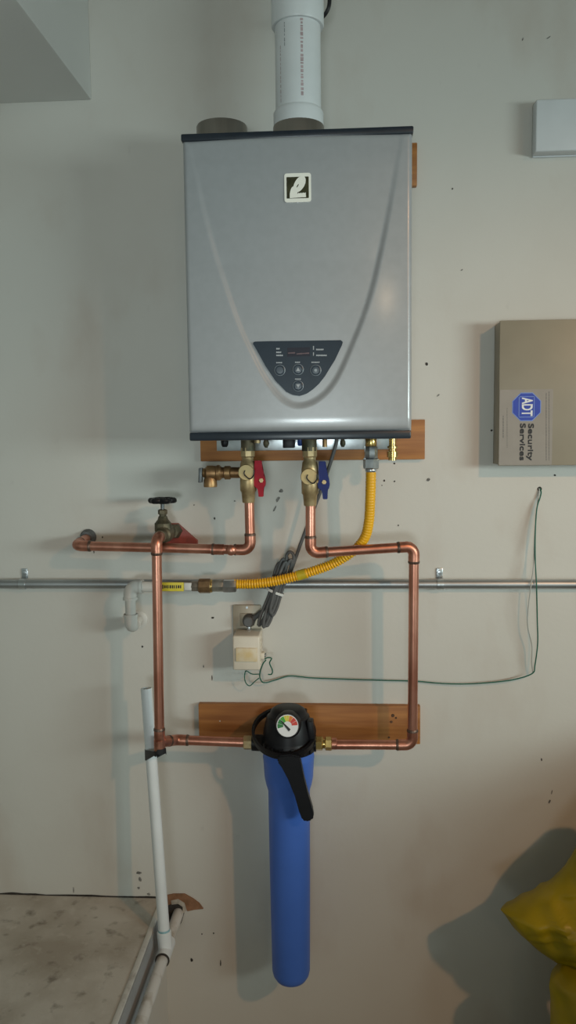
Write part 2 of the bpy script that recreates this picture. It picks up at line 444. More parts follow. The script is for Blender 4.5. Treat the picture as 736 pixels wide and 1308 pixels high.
# hole torn in the drywall where the drain pipe comes out
bm = B()
prism(bm, [P(x, y, 0) for x, y in [(212, 1143), (222, 1141), (236, 1141), (247, 1147), (255, 1153), (260, 1160), (249, 1161), (240, 1163), (236, 1158), (231, 1154), (222, 1153), (215, 1155)]], OUT, 0.004)
lab(obj('torn_drywall', bm, M_torn, wall), 'torn brown drywall paper around the drain pipe hole')
bm = B()
prism(bm, [P(x, y, 0) for x, y in [(216, 1153), (224, 1151), (233, 1154), (237, 1161), (232, 1178), (229, 1183), (222, 1184), (213, 1186), (211, 1170)]], OUT, 0.0015)
obj('pipe_hole', bm, M_hole, wall)
bm = B()
prism(bm, [P(x, y, 0) for x, y in [(219, 1149), (228, 1147), (236, 1152), (239, 1161), (234, 1166), (234, 1157), (228, 1153), (220, 1154)]], OUT, 0.0055)
obj('gypsum_edge', bm, M_tornw, wall)

# ------------------------------------------------------------------ boards
zb = Z(400, 588, 0.019)
bm = box(B(), X(256, 575, 0.019), X(543, 565, 0.019), -0.019, 0, zb, zb + 0.092, 0.0015)
tag(obj('wooden_board', bm, M_wood), 'orange stained wooden board under the bottom edge of the water heater', 'board')
zu = Z(531, 237, 0.019)
bm = box(B(), X(290, 210, 0.019), X(533, 210, 0.019), -0.019, 0, zu, Z(531, 182, 0.019), 0.0015)
tag(obj('wooden_board', bm, M_wood), 'wooden board end peeking out beside the upper right side of water heater', 'board')
z0, z1 = Z(400, 949, 0.019), Z(400, 901, 0.019)
fb = thing('wooden_board', 'orange stained wooden board behind the blue water filter', 'board', (X(396, 925, .019), -0.0095, z0))
obj('plank', box(B(), X(254, 925, 0.019), X(537, 925, 0.019), -0.019, 0, z0, z1, 0.0015), M_wood, fb)
for (px, py, r) in [(502, 914, 5), (500, 922, 4), (506, 917, 3), (497, 942, 3), (281, 921, 2.2)]:
    lathe(bm := B(), P(px, py, 0.0188), OUT, [(0, r / 1100), (0.0010, r / 1300)], 9)
    obj('knot' if px > 400 else 'paint_speck', bm, M_wood2 if px > 400 else M_wht, fb)

# ------------------------------------------------------------------ water heater
HX0, HX1, HZ0, HZ1, HF = -0.310, 0.140, CAM_H - 0.011, CAM_H + 0.589, 0.300
heater = thing('water_heater', 'silver grey tankless water heater with dark trims mounted on the wall', 'water heater', ((HX0 + HX1) / 2, -0.15, HZ0))
obj('casing', box(B(), HX0 + 0.001, HX1 - 0.001, -0.287, -0.03, HZ0 + 0.012, HZ1 - 0.010, 0.004), M_heater, heater)

# front cover: barrel-curved sheet with the shield-shaped recess
gx = [(241, 183), (247, 208), (253, 233), (260, 266), (268, 298), (276, 327), (285, 354), (294, 381), (303, 407), (312, 429), (322, 450), (333, 472), (346, 493), (363, 511), (383, 518),
      (407, 509), (429, 485), (450, 440), (468, 393), (481, 346), (494, 285), (505, 224), (514, 172)]
gpts = [P(x, y, HF) for x, y in gx]
gc = np.array([[p.x, p.z] for p in spline(gpts, 8)])
gc = np.vstack([[gc[0, 0] - 0.010, HZ1 + 0.02], gc, [gc[-1, 0] + 0.006, HZ1 + 0.02]])
px0, px1, pz0, pz1 = HX0, HX1, HZ0 + 0.015, HZ1 - 0.011
NX, NZ = 170, 226
gxs = np.linspace(px0, px1, NX + 1); gzs = np.linspace(pz0, pz1, NZ + 1)
GX, GZ = np.meshgrid(gxs, gzs)
pt = np.stack([GX.ravel(), GZ.ravel()], 1)
dist = np.full(len(pt), 9.0); inside = np.zeros(len(pt), bool)
n = len(gc)
for i in range(n):
    a, b = gc[i], gc[(i + 1) % n]
    if i < n - 1:
        ab = b - a; t = np.clip(((pt - a) @ ab) / (ab @ ab), 0, 1)
        dist = np.minimum(dist, np.hypot(*(pt - (a + t[:, None] * ab)).T))
    cond = ((a[1] > pt[:, 1]) != (b[1] > pt[:, 1]))
    with np.errstate(divide='ignore', invalid='ignore'):
        xc = (b[0] - a[0]) * (pt[:, 1] - a[1]) / (b[1] - a[1]) + a[0]
    inside ^= cond & (pt[:, 0] < xc)
sd = np.where(inside, dist, -dist)
tt = np.clip((sd + 0.0055) / 0.011, 0, 1); tt = tt * tt * (3 - 2 * tt)
fade = np.clip((HZ1 - pt[:, 1]) / 0.25, 0.25, 1.0)
rec = 0.0055 * tt * fade
e = np.minimum.reduce([pt[:, 0] - px0, px1 - pt[:, 0], pt[:, 1] - pz0, pz1 - pt[:, 1]])
rr = 0.009; ee = np.clip(e, 0, rr); drop = rr - np.sqrt(rr * rr - (rr - ee) ** 2)
eb = np.clip(pt[:, 1] - pz0, 0, 0.030); drop = drop + 0.004 * (1 - eb / 0.030) ** 2
u = (pt[:, 0] - (px0 + px1) / 2) / ((px1 - px0) / 2)
barrel = 0.008 * u * u
yy = -(HF + 0.002 - rec - drop - barrel)
def front_d(x, z):
    i = int(np.argmin((pt[:, 0] - x) ** 2 + (pt[:, 1] - z) ** 2)); return -yy[i]
bm = B()
V = [bm.verts.new((pt[i, 0], yy[i], pt[i, 1])) for i in range(len(pt))]
for j in range(NZ):
    for i in range(NX):
        k = j * (NX + 1) + i
        bm.faces.new((V[k], V[k + 1], V[k + NX + 2], V[k + NX + 1]))
fp = obj('front_cover', bm, M_heater, heater, sharp=60)
for p in fp.data.polygons: p.use_smooth = True
lab(obj('top_trim', box(B(), HX0 - 0.002, HX1 + 0.002, -0.297, -0.03, HZ1 - 0.014, HZ1, 0.0025), M_navy, heater), 'dark navy trim along the top')
lab(obj('bottom_trim', box(B(), HX0 + 0.001, HX1 - 0.001, -0.294, -0.03, HZ0 - 0.001, HZ0 + 0.016, 0.003), M_navy, heater), 'dark navy trim along the bottom')

# control panel
def F(px, py, lift=0.0):
    q = P(px, py, HF - 0.004); d = front_d(q.x, q.z) + lift
    return P(px, py, d)
c0 = F(381, 465)
DP = front_d(c0.x, c0.z)
def FP(px, py, lift): return P(px, py, DP + lift)
out_ = [(326, 436.5), (345, 436), (381, 435.5), (415, 435), (435.5, 434.7), (438, 437), (437, 441), (428, 460), (415, 481), (408, 490), (400, 497.5), (392, 503), (383, 506), (374, 504.5), (366, 500.5), (352, 486.5), (339, 467), (328, 447), (323.5, 439.5), (324, 437.5)]
bm = prism(B(), [FP(x, y, -0.001) for x, y in out_], OUT, 0.0032)
cp = lab(obj('control_panel', bm, M_panel, heater), 'dark shield shaped control panel')
bm = prism(B(), [FP(x, y, 0.0022) for x, y in [(367, 444), (396, 443.5), (396, 455), (367, 455.5)]], OUT, 0.0004)
obj('display', bm, M_disp, cp)
bm = B()
for (xa, xb, y) in [(368, 377, 450.5), (379, 386, 451.5), (386, 395, 451)]:
    prism(bm, [FP(xa, y, 0.0026), FP(xb, y - 0.8, 0.0026), FP(xb, y + 1.0, 0.0026), FP(xa, y + 1.2, 0.0026)], OUT, 0.0003)
obj('display_digits', bm, mat('dim_red_digit', (0.13, 0.075, 0.085), 0.4, var=0.1), cp)
for (xa, xb, y, h) in [(353, 358, 444.5, 2), (353, 360, 449, 2), (353, 362, 453, 2), (400, 401.6, 442, 5), (404, 414, 445.5, 2), (400, 401.6, 450, 5), (404, 418, 453, 2), (353, 361, 462.5, 1.6), (377, 384, 462, 1.6), (398, 409, 462, 1.6), (377, 385, 483.5, 1.6)]:
    nn = max(1, int((xb - xa) / 2.0)); top_, bot_ = [], []
    for k in range(nn):
        x0 = xa + (xb - xa) * k / nn; x1 = x0 + (xb - xa) / nn * 0.72; hh = h * random.uniform(.7, 1)
        top_ += [(x0, y + h * .35), (x0, y), (x1, y), (x1, y + h * .35)] if k < nn - 1 else [(x0, y + h * .35), (x0, y), (x1, y)]
        bot_ += [(x0, y + h), (x1, y + hh), (x1, y + h * .65)] if k < nn - 1 else [(x0, y + h), (x1, y + hh)]
    pts_ = top_ + bot_[::-1]
    obj('panel_print', prism(B(), [FP(x_, y_, 0.0022) for x_, y_ in pts_], OUT, 0.0003), M_print, cp)
for (px, py, sym) in [(357.6, 473, 0), (381, 472, 1), (403.5, 473, 3), (381, 493, 2)]:
    c = FP(px, py, 0.002)
    b_ = obj('button', lathe(B(), c, OUT, [(0, 0.0108), (0.0016, 0.0104), (0.0022, 0.0088), (0.0012, 0.0080), (0.0022, 0.0070), (0.0026, 0.0)], 24), M_btn, heater)
    obj('button_ring', lathe(B(), c, OUT, [(0.0004, 0.0112), (0.0018, 0.0108), (0.0021, 0.0102), (0.0004, 0.0100)], 24, caps=False), M_btn2, b_)
    if sym in (1, 2):
        s = 1 if sym == 1 else -1; h = 0.0042
        prism(bm := B(), [c + Vector((-h, -0.0024, -h * .8 * s)), c + Vector((h, -0.0024, -h * .8 * s)), c + Vector((0, -0.0024, h * s))], OUT, 0.0006)
        obj('arrow', bm, M_print, b_)
    if sym == 3:
        obj('symbol', lathe(B(), c + Vector((0, -0.0024, 0)), OUT, [(0, 0.003), (0.0006, 0.003)], 10), M_btn2, b_)

# logo badge
q = F(380, 240); DL = -q.y
def LP(a, b, lift):      # a, b in 0..1 across the badge (left-right, top-bottom)
    x0, x1 = X(363.5, 240, DL), X(397.5, 240, DL); z0_, z1_ = Z(380, 258.5, DL), Z(380, 221.5, DL)
    return Vector((x0 + (x1 - x0) * a, -DL - lift, z1_ + (z0_ - z1_) * b))
def rrect(a0, a1, b0, b1, r, lift):
    o = []
    for (ca, cb, s) in [(a1 - r, b0 + r, -90), (a1 - r, b1 - r, 0), (a0 + r, b1 - r, 90), (a0 + r, b0 + r, 180)]:
        for k in range(5):
            t = math.radians(s + 22.5 * k); o.append(LP(ca + r * math.cos(t), cb + r * math.sin(t), lift))
    return o
badge = lab(obj('logo_badge', prism(B(), rrect(0, 1, 0, 1, 0.09, -0.001), OUT, 0.003), M_badge, heater), 'small square foil badge with its glint painted near white on frame and emblem')
obj('badge_field', prism(B(), rrect(0.085, 0.915, 0.13, 0.87, 0.02, 0.002), OUT, 0.0006), M_badged, badge)
bm = B()
def lsm(pts, l): return prism(bm, [LP(a, b, l) for a, b in pts], OUT, 0.0005)
# slanted loop with an eye, and a foot bar
def el(t, ra, rb, ca, cb):
    x, y = ra * math.cos(t), rb * math.sin(t); th = math.radians(-56)
    return (ca + x * math.cos(th) - y * math.sin(th), cb + x * math.sin(th) + y * math.cos(th))
rg = []
for k in range(28):
    t = 2 * math.pi * k / 28
    o1, i1 = el(t, 0.315, 0.185, 0.570, 0.385), el(t, 0.070, 0.020, 0.50, 0.44)
    rg.append([bm.verts.new(LP(*q_, l_)) for q_ in (o1, i1) for l_ in (0.0026, 0.0031)])
for k in range(28):
    a, b = rg[k], rg[(k + 1) % 28]
    for i0, i1 in ((1, 3), (3, 2), (2, 0), (0, 1)): bm.faces.new((a[i0], a[i1], b[i1], b[i0]))
lsm([(0.24, 0.56), (0.28, 0.49), (0.36, 0.44), (0.44, 0.50), (0.50, 0.66), (0.46, 0.76), (0.24, 0.80), (0.205, 0.68)], 0.00265)
lsm([(0.20, 0.70), (0.46, 0.69), (0.50, 0.715), (0.54, 0.68), (0.58, 0.71), (0.62, 0.68), (0.66, 0.71), (0.70, 0.68), (0.74, 0.70), (0.80, 0.68), (0.81, 0.84), (0.20, 0.86)], 0.0027)
obj('badge_emblem', bm, M_badge, badge)

# exhaust and intake collars on top
VD = 0.165
def collar(pxc, pytop, r):
    c = P(pxc, 157, VD); zt = Z(pxc, pytop, VD + r)
    bm = lathe(B(), (c.x, -VD, HZ1 - 0.001), (0, 0, 1), [(0, r), (zt - HZ1 - 0.002, r), (zt - HZ1, r - 0.001), (zt - HZ1, r - 0.004), (0.004, r - 0.004)], 40)
    lab(obj('vent_collar', bm, M_collar, heater), 'dull stainless vent collar'); return c.x, zt
collar(283.5, 149, 0.0535)
VX, VZ = collar(381.5, 149, 0.0535)

# mounting bracket and little fittings under the casing
bz = Z(390, 575, 0.03)
bm = box(B(), X(277, 570, 0.03), X(505, 570, 0.03), -0.032, -0.0192, bz, HZ0 + 0.03, 0.001)
lab(obj('mount_bracket', bm, M_galv, heater), 'galvanised bracket below the casing')
def stub(px, y0, y1, rpx, m, d=0.13, name='bottom_port', prof=None, seg=16):
    a, b = P(px, y0, d), P(px, y1, d); h = a.z - b.z
    pr = prof or [(0, 1), (h * 1000, 1)]
    s = rpx * (1.957 - d) / 1050
    bm = lathe(B(), (a.x, -d, HZ0 + 0.004), (0, 0, -1), [(0, s)] + [(HZ0 + 0.004 - b.z - h * (1 - f), s * k) for f, k in (prof or [(0, 1), (1, 1)])], seg)
    return obj(name, bm, m, heater)
stub(287, 561, 571, 5, M_blackp, prof=[(0, .8), (.3, 1), (.7, .9), (1, .6)])
stub(340, 561, 572, 4, M_oldbrass, prof=[(0, .6), (.4, 1), (.6, 1), (1, .4)])
stub(415, 561, 571, 3, M_bronze)
stub(438, 561, 571, 3.5, M_oldbrass, prof=[(0, .6), (.35, 1), (.65, 1), (1, .5)])
stub(329, 558, 566, 4, M_brass)
obj('cable_gland', box(B(), X(362, 566, .12), X(377, 566, .12), -0.14, -0.11, Z(370, 572, .12), HZ0 + 0.002, 0.002), M_blackp, heater)
lab(obj('port_cap', lathe(B(), P(384, 562, .12), (0, 0, -1), [(-0.004, .007), (.010, .007), (.013, .005)], 14), M_bluebit, heater), 'small blue cap')
lab(stub(501.5, 558, 588, 6, M_brassb, d=0.12, name='brass_port', prof=[(0, .75), (.38, .75), (.40, 1.1), (.48, 1.1), (.5, .8), (.6, .8), (.62, 1.15), (.86, 1.15), (.88, .85), (1, .85)]), 'bright brass port at the right')
for px in (317, 395):
    stub(px, 556, 576, 9.5, M_oldbrass, d=0.11 if px < 350 else 0.15, name='water_port')

# ------------------------------------------------------------------ vent pipe
vent = thing('vent_pipe', 'white plastic vent pipe rising from the water heater top', 'pipe', (VX, -VD, VZ))
ztube = Z(381, 20, VD + 0.05)
obj('socket', lathe(B(), (VX, -VD, VZ - 0.006), (0, 0, 1), [(0, 0.0525), (0.03, 0.0525), (0.034, 0.0505), (0.038, 0.0475)], 48), M_pvc, vent)
obj('tube', lathe(B(), (VX, -VD, VZ), (0, 0, 1), [(0, 0.0475), (3.0 - VZ, 0.0475)], 48), M_pvc, vent)
obj('coupling', lathe(B(), (VX, -VD, ztube), (0, 0, 1), [(0, 0.0478), (0.0, 0.053), (0.003, 0.0545), (0.16, 0.0545), (0.163, 0.053), (0.163, 0.0478)], 48, caps=False), M_pvc, vent)
def pvc_print(a0, za, zb_, m, wd, name):
    bm = B(); z = za
    while z < zb_:
        h = random.uniform(0.003, 0.008); w_ = wd * random.uniform(0.6, 1.0)
        r = 0.0477
        qs = []
        for da, dz in ((-1, 0), (1, 0), (1, 1), (-1, 1)):
            t = a0 + da * w_ / r / 2
            qs.append(Vector((VX + r * math.sin(t), -VD - r * math.cos(t), z + dz * h)))
        bm.faces.new([bm.verts.new(q_) for q_ in qs])
        z += h + random.uniform(0.001, 0.004)
    obj(name, bm, m, vent)
pvc_print(0.22, Z(387, 122, .21), Z(387, 24, .21), M_pvcprint, 0.0065, 'red_print')
pvc_print(-0.55, Z(365, 60, .2), Z(365, 32, .2), M_pvcprint2, 0.002, 'grey_print')
pvc_print(-0.80, Z(365, 130, .2), Z(365, 60, .2), M_pvcprint, 0.002, 'side_print')

# black cable hanging beside the vent coupling
bm = tube(B(), spline([P(418, -90, .10), P(421, -30, .11), P(421, 2, .12), P(418, 14, .12), P(412, 22, .11), P(404, 27, .09), P(398, 20, .05), P(396, -10, .02), P(396, -60, 0.006)], 8), 0.0042, 10)
tag(obj('black_cable', bm, M_blackr), 'thin black cable looping behind the white vent pipe', 'cable')

# ------------------------------------------------------------------ pipe runs
def pipe_run(parent, pts, r, er, sleeve, mp=M_copper, mf=M_copperf, solder=True, elbows=True, pipename='pipe', bend=None):
    pts = [Vector(p) for p in pts]
    bend = bend or r * 1.6
    cut = bend + sleeve * 0.4
    for i in range(len(pts) - 1):
        a, b = pts[i], pts[i + 1]; d = (b - a).normalized()
        if i > 0: a = a + d * cut
        if i < len(pts) - 2: b = b - d * cut
        obj(pipename, tube(B(), [a, b], r, 20), mp, parent)
    for i in range(1, len(pts) - 1):
        a, c, b = pts[i - 1], pts[i], pts[i + 1]
        u_, v_ = (a - c).normalized(), (b - c).normalized()
        arc = arc_corner(a, c, b, bend)
        path = [arc[0] + u_ * sleeve] + arc + [arc[-1] + v_ * sleeve]
        eo = obj('elbow', tube(B(), path, er, 20), mf, parent)
        for p_, d_ in ((path[0], u_), (path[-1], v_)):
            if solder:
                obj('solder_ring', lathe(B(), p_ - d_ * 0.0025, d_, [(0, er + 0.0006), (0.003, er + 0.0006), (0.006, r + 0.0006)], 20), M_solder, eo)
            else:
                obj('rim', lathe(B(), p_ - d_ * 0.006, d_, [(0, er), (0, er + 0.0016), (0.006, er + 0.0016), (0.006, r)], 20), mf, eo)

CRr, CER = 0.0111, 0.0126
HD = 0.11
hot = thing('copper_pipe', 'copper pipe from the red handled valve across to the wall outlet', 'pipe', P(210, 702, HD))
e0 = P(113, 686, 0.0)
pipe_run(hot, [P(318.5, 641, HD), P(320, 702.5, HD), Vector((e0.x, -HD + 0.012, Z(97, 698, HD))), Vector((e0.x, 0, e0.z))], CRr, CER, 0.017)
a, b = P(273, 702, HD), P(284, 702, HD)
obj('coupling', tube(B(), [P(270, 701.5, HD), P(286, 702, HD)], CER, 20), M_copperf, hot)
obj('solder_ring', tube(B(), [P(271, 701.5, HD), P(273.5, 701.6, HD)], CER + 0.0008, 20), M_solder, hot)
obj('tee_plug', lathe(B(), P(296, 702, HD), OUT, [(0, .012), (.013, .012), (.017, .009), (.019, .004), (.0195, 0)], 18), M_copperf, hot)
obj('escutcheon', lathe(B(), (e0.x, 0, e0.z), OUT, [(0, .020), (.004, .020), (.012, .015), (.02, .0145)], 22), M_lead, hot)

# water shut-off valve with handwheel
SD = 0.16
sv_e = P(200, 688, SD)                                # corner where the supply turns down
sv = thing('stop_valve', 'old brass shut-off valve with a black handwheel above the copper pipe', 'valve', (sv_e.x, -0.06, sv_e.z - 0.012))
zc = sv_e.z
vx = sv_e.x; vc = Vector((vx, -0.070, zc))
obj('valve_body', lathe(B(), (vx, -0.004, zc), OUT, [(0, .013), (.03, .013), (.034, .019), (.056, .020), (.074, .020), (.094, .019), (.098, .0145), (.125, .0145)], 20), M_oldbrass, sv)
hx = P(208.5, 678, 0.08)
ztop = {y: Z(208.5, y, 0.08) for y in (636, 643, 651, 657, 665, 677, 690)}
sx_, sy_ = hx.x, -0.08
bm = lathe(B(), (sx_, sy_, ztop[690]), (0, 0, 1), [(0, .016), (ztop[677] - ztop[690], .0165)], 20)
obj('valve_neck', bm, M_oldbrass, sv)
z = ztop[690]
obj('bonnet', lathe(B(), (sx_, sy_, ztop[677] - .002), (0, 0, 1), [(0, .0195), (.018, .0195), (.022, .016), (.027, .012), (.034, .010)], 8, ang=.3), M_oldbrass, sv)
obj('packing_nut', lathe(B(), (sx_, sy_, ztop[657] - .006), (0, 0, 1), [(0, .008), (.006, .0085), (.007, .0108), (.016, .0108), (.018, .008)], 6, ang=.1), M_oldbrass, sv)
obj('stem', lathe(B(), (sx_, sy_, ztop[651]), (0, 0, 1), [(0, .0045), (ztop[636] - ztop[651], .0045)], 12), M_lead, sv)
bm = B(); R_ = 0.0245
ring = []
for k in range(60):
    t = 2 * math.pi * k / 60; rr_ = R_ * (1 + 0.13 * math.cos(6 * t))
    ring.append(Vector((sx_ + rr_ * math.cos(t), sy_ + rr_ * math.sin(t), ztop[643] + 0.007)))
tube(bm, ring, 0.0065, 10, closed=True)
for k in range(3):
    t = 2 * math.pi * k / 3 + .5
    tube(bm, [(sx_, sy_, ztop[643] + .005), (sx_ + R_ * math.cos(t), sy_ + R_ * math.sin(t), ztop[643] + .007)], 0.004, 8)
lathe(bm, (sx_, sy_, ztop[643] - .001), (0, 0, 1), [(0, .008), (.013, .008), (.015, .006)], 14)
lab(obj('handwheel', bm, M_blackp, sv), 'black scalloped handwheel')
bm = prism(B(), [P(x, y, 0.0) for x, y in [(216, 668), (228, 668), (253, 690), (253, 699), (245, 705), (206, 705), (204, 690)]], OUT, 0.014)
lab(obj('wall_flange', bm, M_redp, sv), 'worn red painted flange on the wall')
obj('rear_collar', lathe(B(), (vx + .012, -0.013, zc), OUT, [(0, .019), (.02, .017), (.028, .014)], 6), M_oldbrass, sv)

# supply pipe down to the filter
sup = thing('copper_pipe', 'copper pipe from the handwheel valve down to the left of the blue filter', 'pipe', P(203, 958, SD))
FD = 0.115
fy = Z(316, 948.5, FD)
RB = P(204, 953, SD); RB.z = Z(204, 948, SD)
pl = [Vector((vx, -0.115, zc)), sv_e, RB, P(226, 945, FD), Vector((X(316, 948, FD), -FD, fy))]
pipe_run(sup, pl, CRr, CER, 0.016)
obj('end_sleeve', lathe(B(), RB + Vector((0, 0, 0.006)), (0, 0, -1), [(0, .0128), (.022, .0132), (.026, .0125)], 20), M_copperf, sup)

# cold line
CD = 0.15
cold = thing('copper_pipe', 'copper pipe from the blue handled valve around to the right of the filter', 'pipe', P(470, 951, FD))
rtop, rbot = P(529, 698, 0.12), P(527, 951.5, FD)
pipe_run(cold, [P(396.8, 645, CD), P(396.8, 706.5, CD), rtop, rbot, Vector((X(424, 951, FD), -FD, Z(424, 951, FD)))], CRr, CER, 0.017)

# ------------------------------------------------------------------ heater valves
def px2m(d): return (1.957 - d) / 1050
def iso_valve(x, d, ytop, ybot, label, mh, hx0, hy0, hx1, hy1, group, capx, capy):
    s = px2m(d); c = P(x, (ytop + ybot) / 2, d)
    zt, zb_ = HZ0 - 0.016, Z(x, ybot, d)
    t = thing('isolation_valve', label, 'valve', (c.x, -d, zb_), group)
    L = zt - zb_
    obj('union_nut', lathe(B(), (c.x, -d, zt), (0, 0, -1), [(0, .0135), (.003, .0165), (.022, .0165), (.025, .014)], 8, ang=.2), M_brass, t)
    obj('valve_body', lathe(B(), (c.x, -d, zt - .022), (0, 0, -1), [(0, .0125), (.010, .0135), (.014, .0165), (.030, .0185), (.050, .0185), (.056, .0188), (L - .050, .0188), (L - .046, .0160), (L - .024, .0140), (L - .022, .0132)], 24), M_brass, t)
    cc = P(capx, capy, d + .03)
    k = obj('service_cap', lathe(B(), (cc.x, -d, cc.z), OUT, [(0, .0125), (.020, .0135), (.022, .0178), (.031, .0178), (.033, .0165), (.0335, 0)], 28), M_brassl, t)
    lp = [cc + Vector((a_, -.006, b_)) for a_, b_ in [(-.002, .005), (-.004, -.002), (.002, -.010), (.010, -.014), (.017, -.006), (.0185, .006)]]
    obj('cap_tether', tube(B(), spline(lp, 6), 0.0013, 8), M_blackr, k)
    # lever handle hanging at the right
    h0, h1 = P(hx0, hy0, d + .01), P(hx1, hy1, d + .01)
    hm = (h0 + h1) / 2
    hp = [(-7, 0), (3, 0), (5, 14), (8, 21), (9.5, 30), (8, 35), (6, 36), (6, 48), (-1, 48), (-2, 37), (-8, 34), (-9, 28), (-6, 24), (-7.5, 13)]
    bm = prism(B(), [P(hx0 + a_ * .85, hy0 + b_ * (hy1 - hy0) / 48, d - .004) for a_, b_ in hp], OUT, 0.016)
    bmesh.ops.bevel(bm, geom=[e_ for e_ in bm.edges], offset=.0010, segments=2, affect='EDGES')
    ho = lab(obj('handle', bm, mh, t), 'red lever handle' if mh is M_red else 'blue lever handle')
    stem_z = P(hx0, hy0 + (hy1 - hy0) * .55, d).z
    obj('handle_stem', lathe(B(), (c.x + .014, -d - .004, stem_z), (1, 0, 0), [(0, .006), (h0.x - c.x - .014, .006)], 12), M_brassl, t)
    obj('handle_nut', lathe(B(), (hm.x, -d - .0118, stem_z), OUT, [(0, .005), (.003, .005)], 6), M_brass, ho)
    return t, c
iso_valve(317, HD, 571, 642, 'brass isolation valve with a red handle under the heater', M_red, 332, 588, 336, 634, 'isolation valves', 314.5, 603.5)
iso_valve(396, CD, 573, 646, 'brass isolation valve with a blue handle under the heater', M_blue, 413.5, 589, 415, 637, 'isolation valves', 394.5, 609)

# pressure relief valve on the left of the hot valve
rc = P(268, 604, HD)
rv = thing('relief_valve', 'bronze pressure relief valve with grey lever beside the red handled valve', 'valve', (rc.x, -HD, Z(268, 622, HD)))
xr = X(311, 604, HD)
obj('inlet_nipple', lathe(B(), (xr, -HD, rc.z), (-1, 0, 0), [(0, .0125), (.028, .0125), (.030, .0155), (.042, .0155), (.044, .0125), (.052, .0125)], 20), M_bronze, rv)
obj('valve_body', lathe(B(), (X(283, 604, HD), -HD, rc.z), (-1, 0, 0), [(0, .014), (.004, .0175), (.010, .0175), (.012, .0155), (.020, .0165), (.032, .0165), (.036, .013), (.038, .0095)], 24), M_bronze, rv)
obj('outlet', lathe(B(), (rc.x + .001, -HD, rc.z - .008), (0, 0, -1), [(0, .0125), (.008, .0150), (.020, .0155), (.024, .0150), (.0235, .011), (.012, .010)], 22), M_bronze, rv)
obj('lever', obox(B(), P(256.5, 607, HD + .004), [(1, 0, 0), (0, 1, 0), (0.05, 0, 1)], (.0040, .009, .0165), .0012), M_lead, rv)
obj('spring_cap', lathe(B(), (X(263, 604, HD), -HD, rc.z), (-1, 0, 0), [(0, .011), (.006, .010), (.011, .004)], 16), M_bronze, rv)

# ------------------------------------------------------------------ electrical conduit along the wall
EX = 0.0165
zc_ = Z(368, 746, EX)
emt = thing('metal_conduit', 'galvanised metal conduit running horizontally across the wall', 'conduit', (0, -EX, zc_ - .0115))
obj('tube', lathe(B(), (-3.1, -EX, zc_), (1, 0, 0), [(0, .0112), (6.2, .0112)], 20), M_emt, emt)
for px in (29.5, 562.5):
    xq = X(px, 745, EX)
    bm = B()
    for k in range(2):
        pass
    arc = [(math.cos(math.radians(a_)), math.sin(math.radians(a_))) for a_ in range(-95, 96, 15)]
    w2 = .0075
    ins, outs = .0113, .0135
    A = []
    for (c_, s_) in arc:
        A.append([bm.verts.new((xq + sx2 * w2, -EX - c_ * r_, zc_ + s_ * r_)) for r_ in (ins, outs) for sx2 in (-1, 1)])
    for i in range(len(A) - 1):
        a, b = A[i], A[i + 1]
        for (i0, i1) in ((0, 1), (3, 2), (1, 3), (2, 0)):
            bm.faces.new((a[i0], a[i1], b[i1], b[i0]))
    bm.faces.new((A[0][0], A[0][1], A[0][3], A[0][2])); bm.faces.new((A[-1][0], A[-1][1], A[-1][3], A[-1][2]))
    box(bm, xq - w2, xq + w2, -.0035, 0, zc_ + .011, zc_ + .036, .001)
    st = obj('strap', bm, M_galv, emt)
    obj('strap_screw', lathe(B(), (xq, -.003, zc_ + .026), OUT, [(0, .006), (.003, .005), (.004, 0)], 12), M_galv, st)

# ------------------------------------------------------------------ gas supply
GD = 0.072
gl = thing('gas_pipe', 'white painted gas pipe elbows coming out of the wall behind the copper riser', 'pipe', P(167, 803, GD))
pA, pB, pC = P(196, 749.5, GD), P(166, 749.5, GD), P(167.5, 801, GD)
pipe_run(gl, [pA, pB, pC, Vector((pC.x, 0, pC.z + .002))], 0.0125, 0.0155, 0.014, M_wht, M_wht, solder=False, bend=0.017)
obj('escutcheon', lathe(B(), (pC.x, 0, pC.z + .002), OUT, [(0, .023), (.003, .023), (.007, .017)], 22), M_wht, gl)
gv = thing('gas_fitting', 'gas union and valve with yellow tag joining the pipe to the yellow hose', 'gas valve', P(250, 752, GD))
def gseg(x0, x1, rpx, m, name, seg=18, ch=True, yo=748.5):
    a, b = P(x0, yo, GD), P(x1, yo - (x1 - x0) * .01, GD); L = (b - a).length; r = rpx * px2m(GD)
    pr = [(0, r * .9), (min(.002, L * .2), r), (L - min(.002, L * .2), r), (L, r * .9)] if ch else [(0, r), (L, r)]
    return obj(name, lathe(B(), a, b - a, pr, seg), m, gv)
gseg(190, 206, 5.0, M_wht, 'nipple')
gseg(205, 246, 4.8, M_gasfit, 'valve_body')
ta = obj('tag', obox(B(), P(220, 749.5, GD + .0105), [(1, 0, .0), (0, 1, 0), (0, 0, 1)], (.0275, .002, .0105), .0008), M_yeltag, gv)
bm = B(); xx = 206.5
while xx < 231:
    w_ = random.uniform(1.2, 2.2); h_ = random.uniform(3.5, 5)
    prism(bm, [P(xx, 749.5 - h_ / 2, GD + .0126), P(xx + w_, 749.5 - h_ / 2, GD + .0126), P(xx + w_, 749.5 + h_ / 2, GD + .0126), P(xx, 749.5 + h_ / 2, GD + .0126)], OUT, .0003); xx += w_ + random.uniform(.6, 1.4)
obj('tag_print', bm, M_ink, ta)
obj('tag_end', obox(B(), P(240, 749, GD + .009), [(1, 0, 0), (0, 1, 0), (0, 0, 1)], (.0085, .0025, .0085), .0008), M_wtag, gv)
gseg(245, 255, 7.2, M_gasfit, 'hex', 6)
gseg(254, 269.5, 9.6, M_union, 'union_nut', 8)
gseg(268.5, 271.5, 8.6, M_brassb, 'seat_ring')
gseg(270.5, 287, 7.6, M_gasfit, 'adapter', 8)
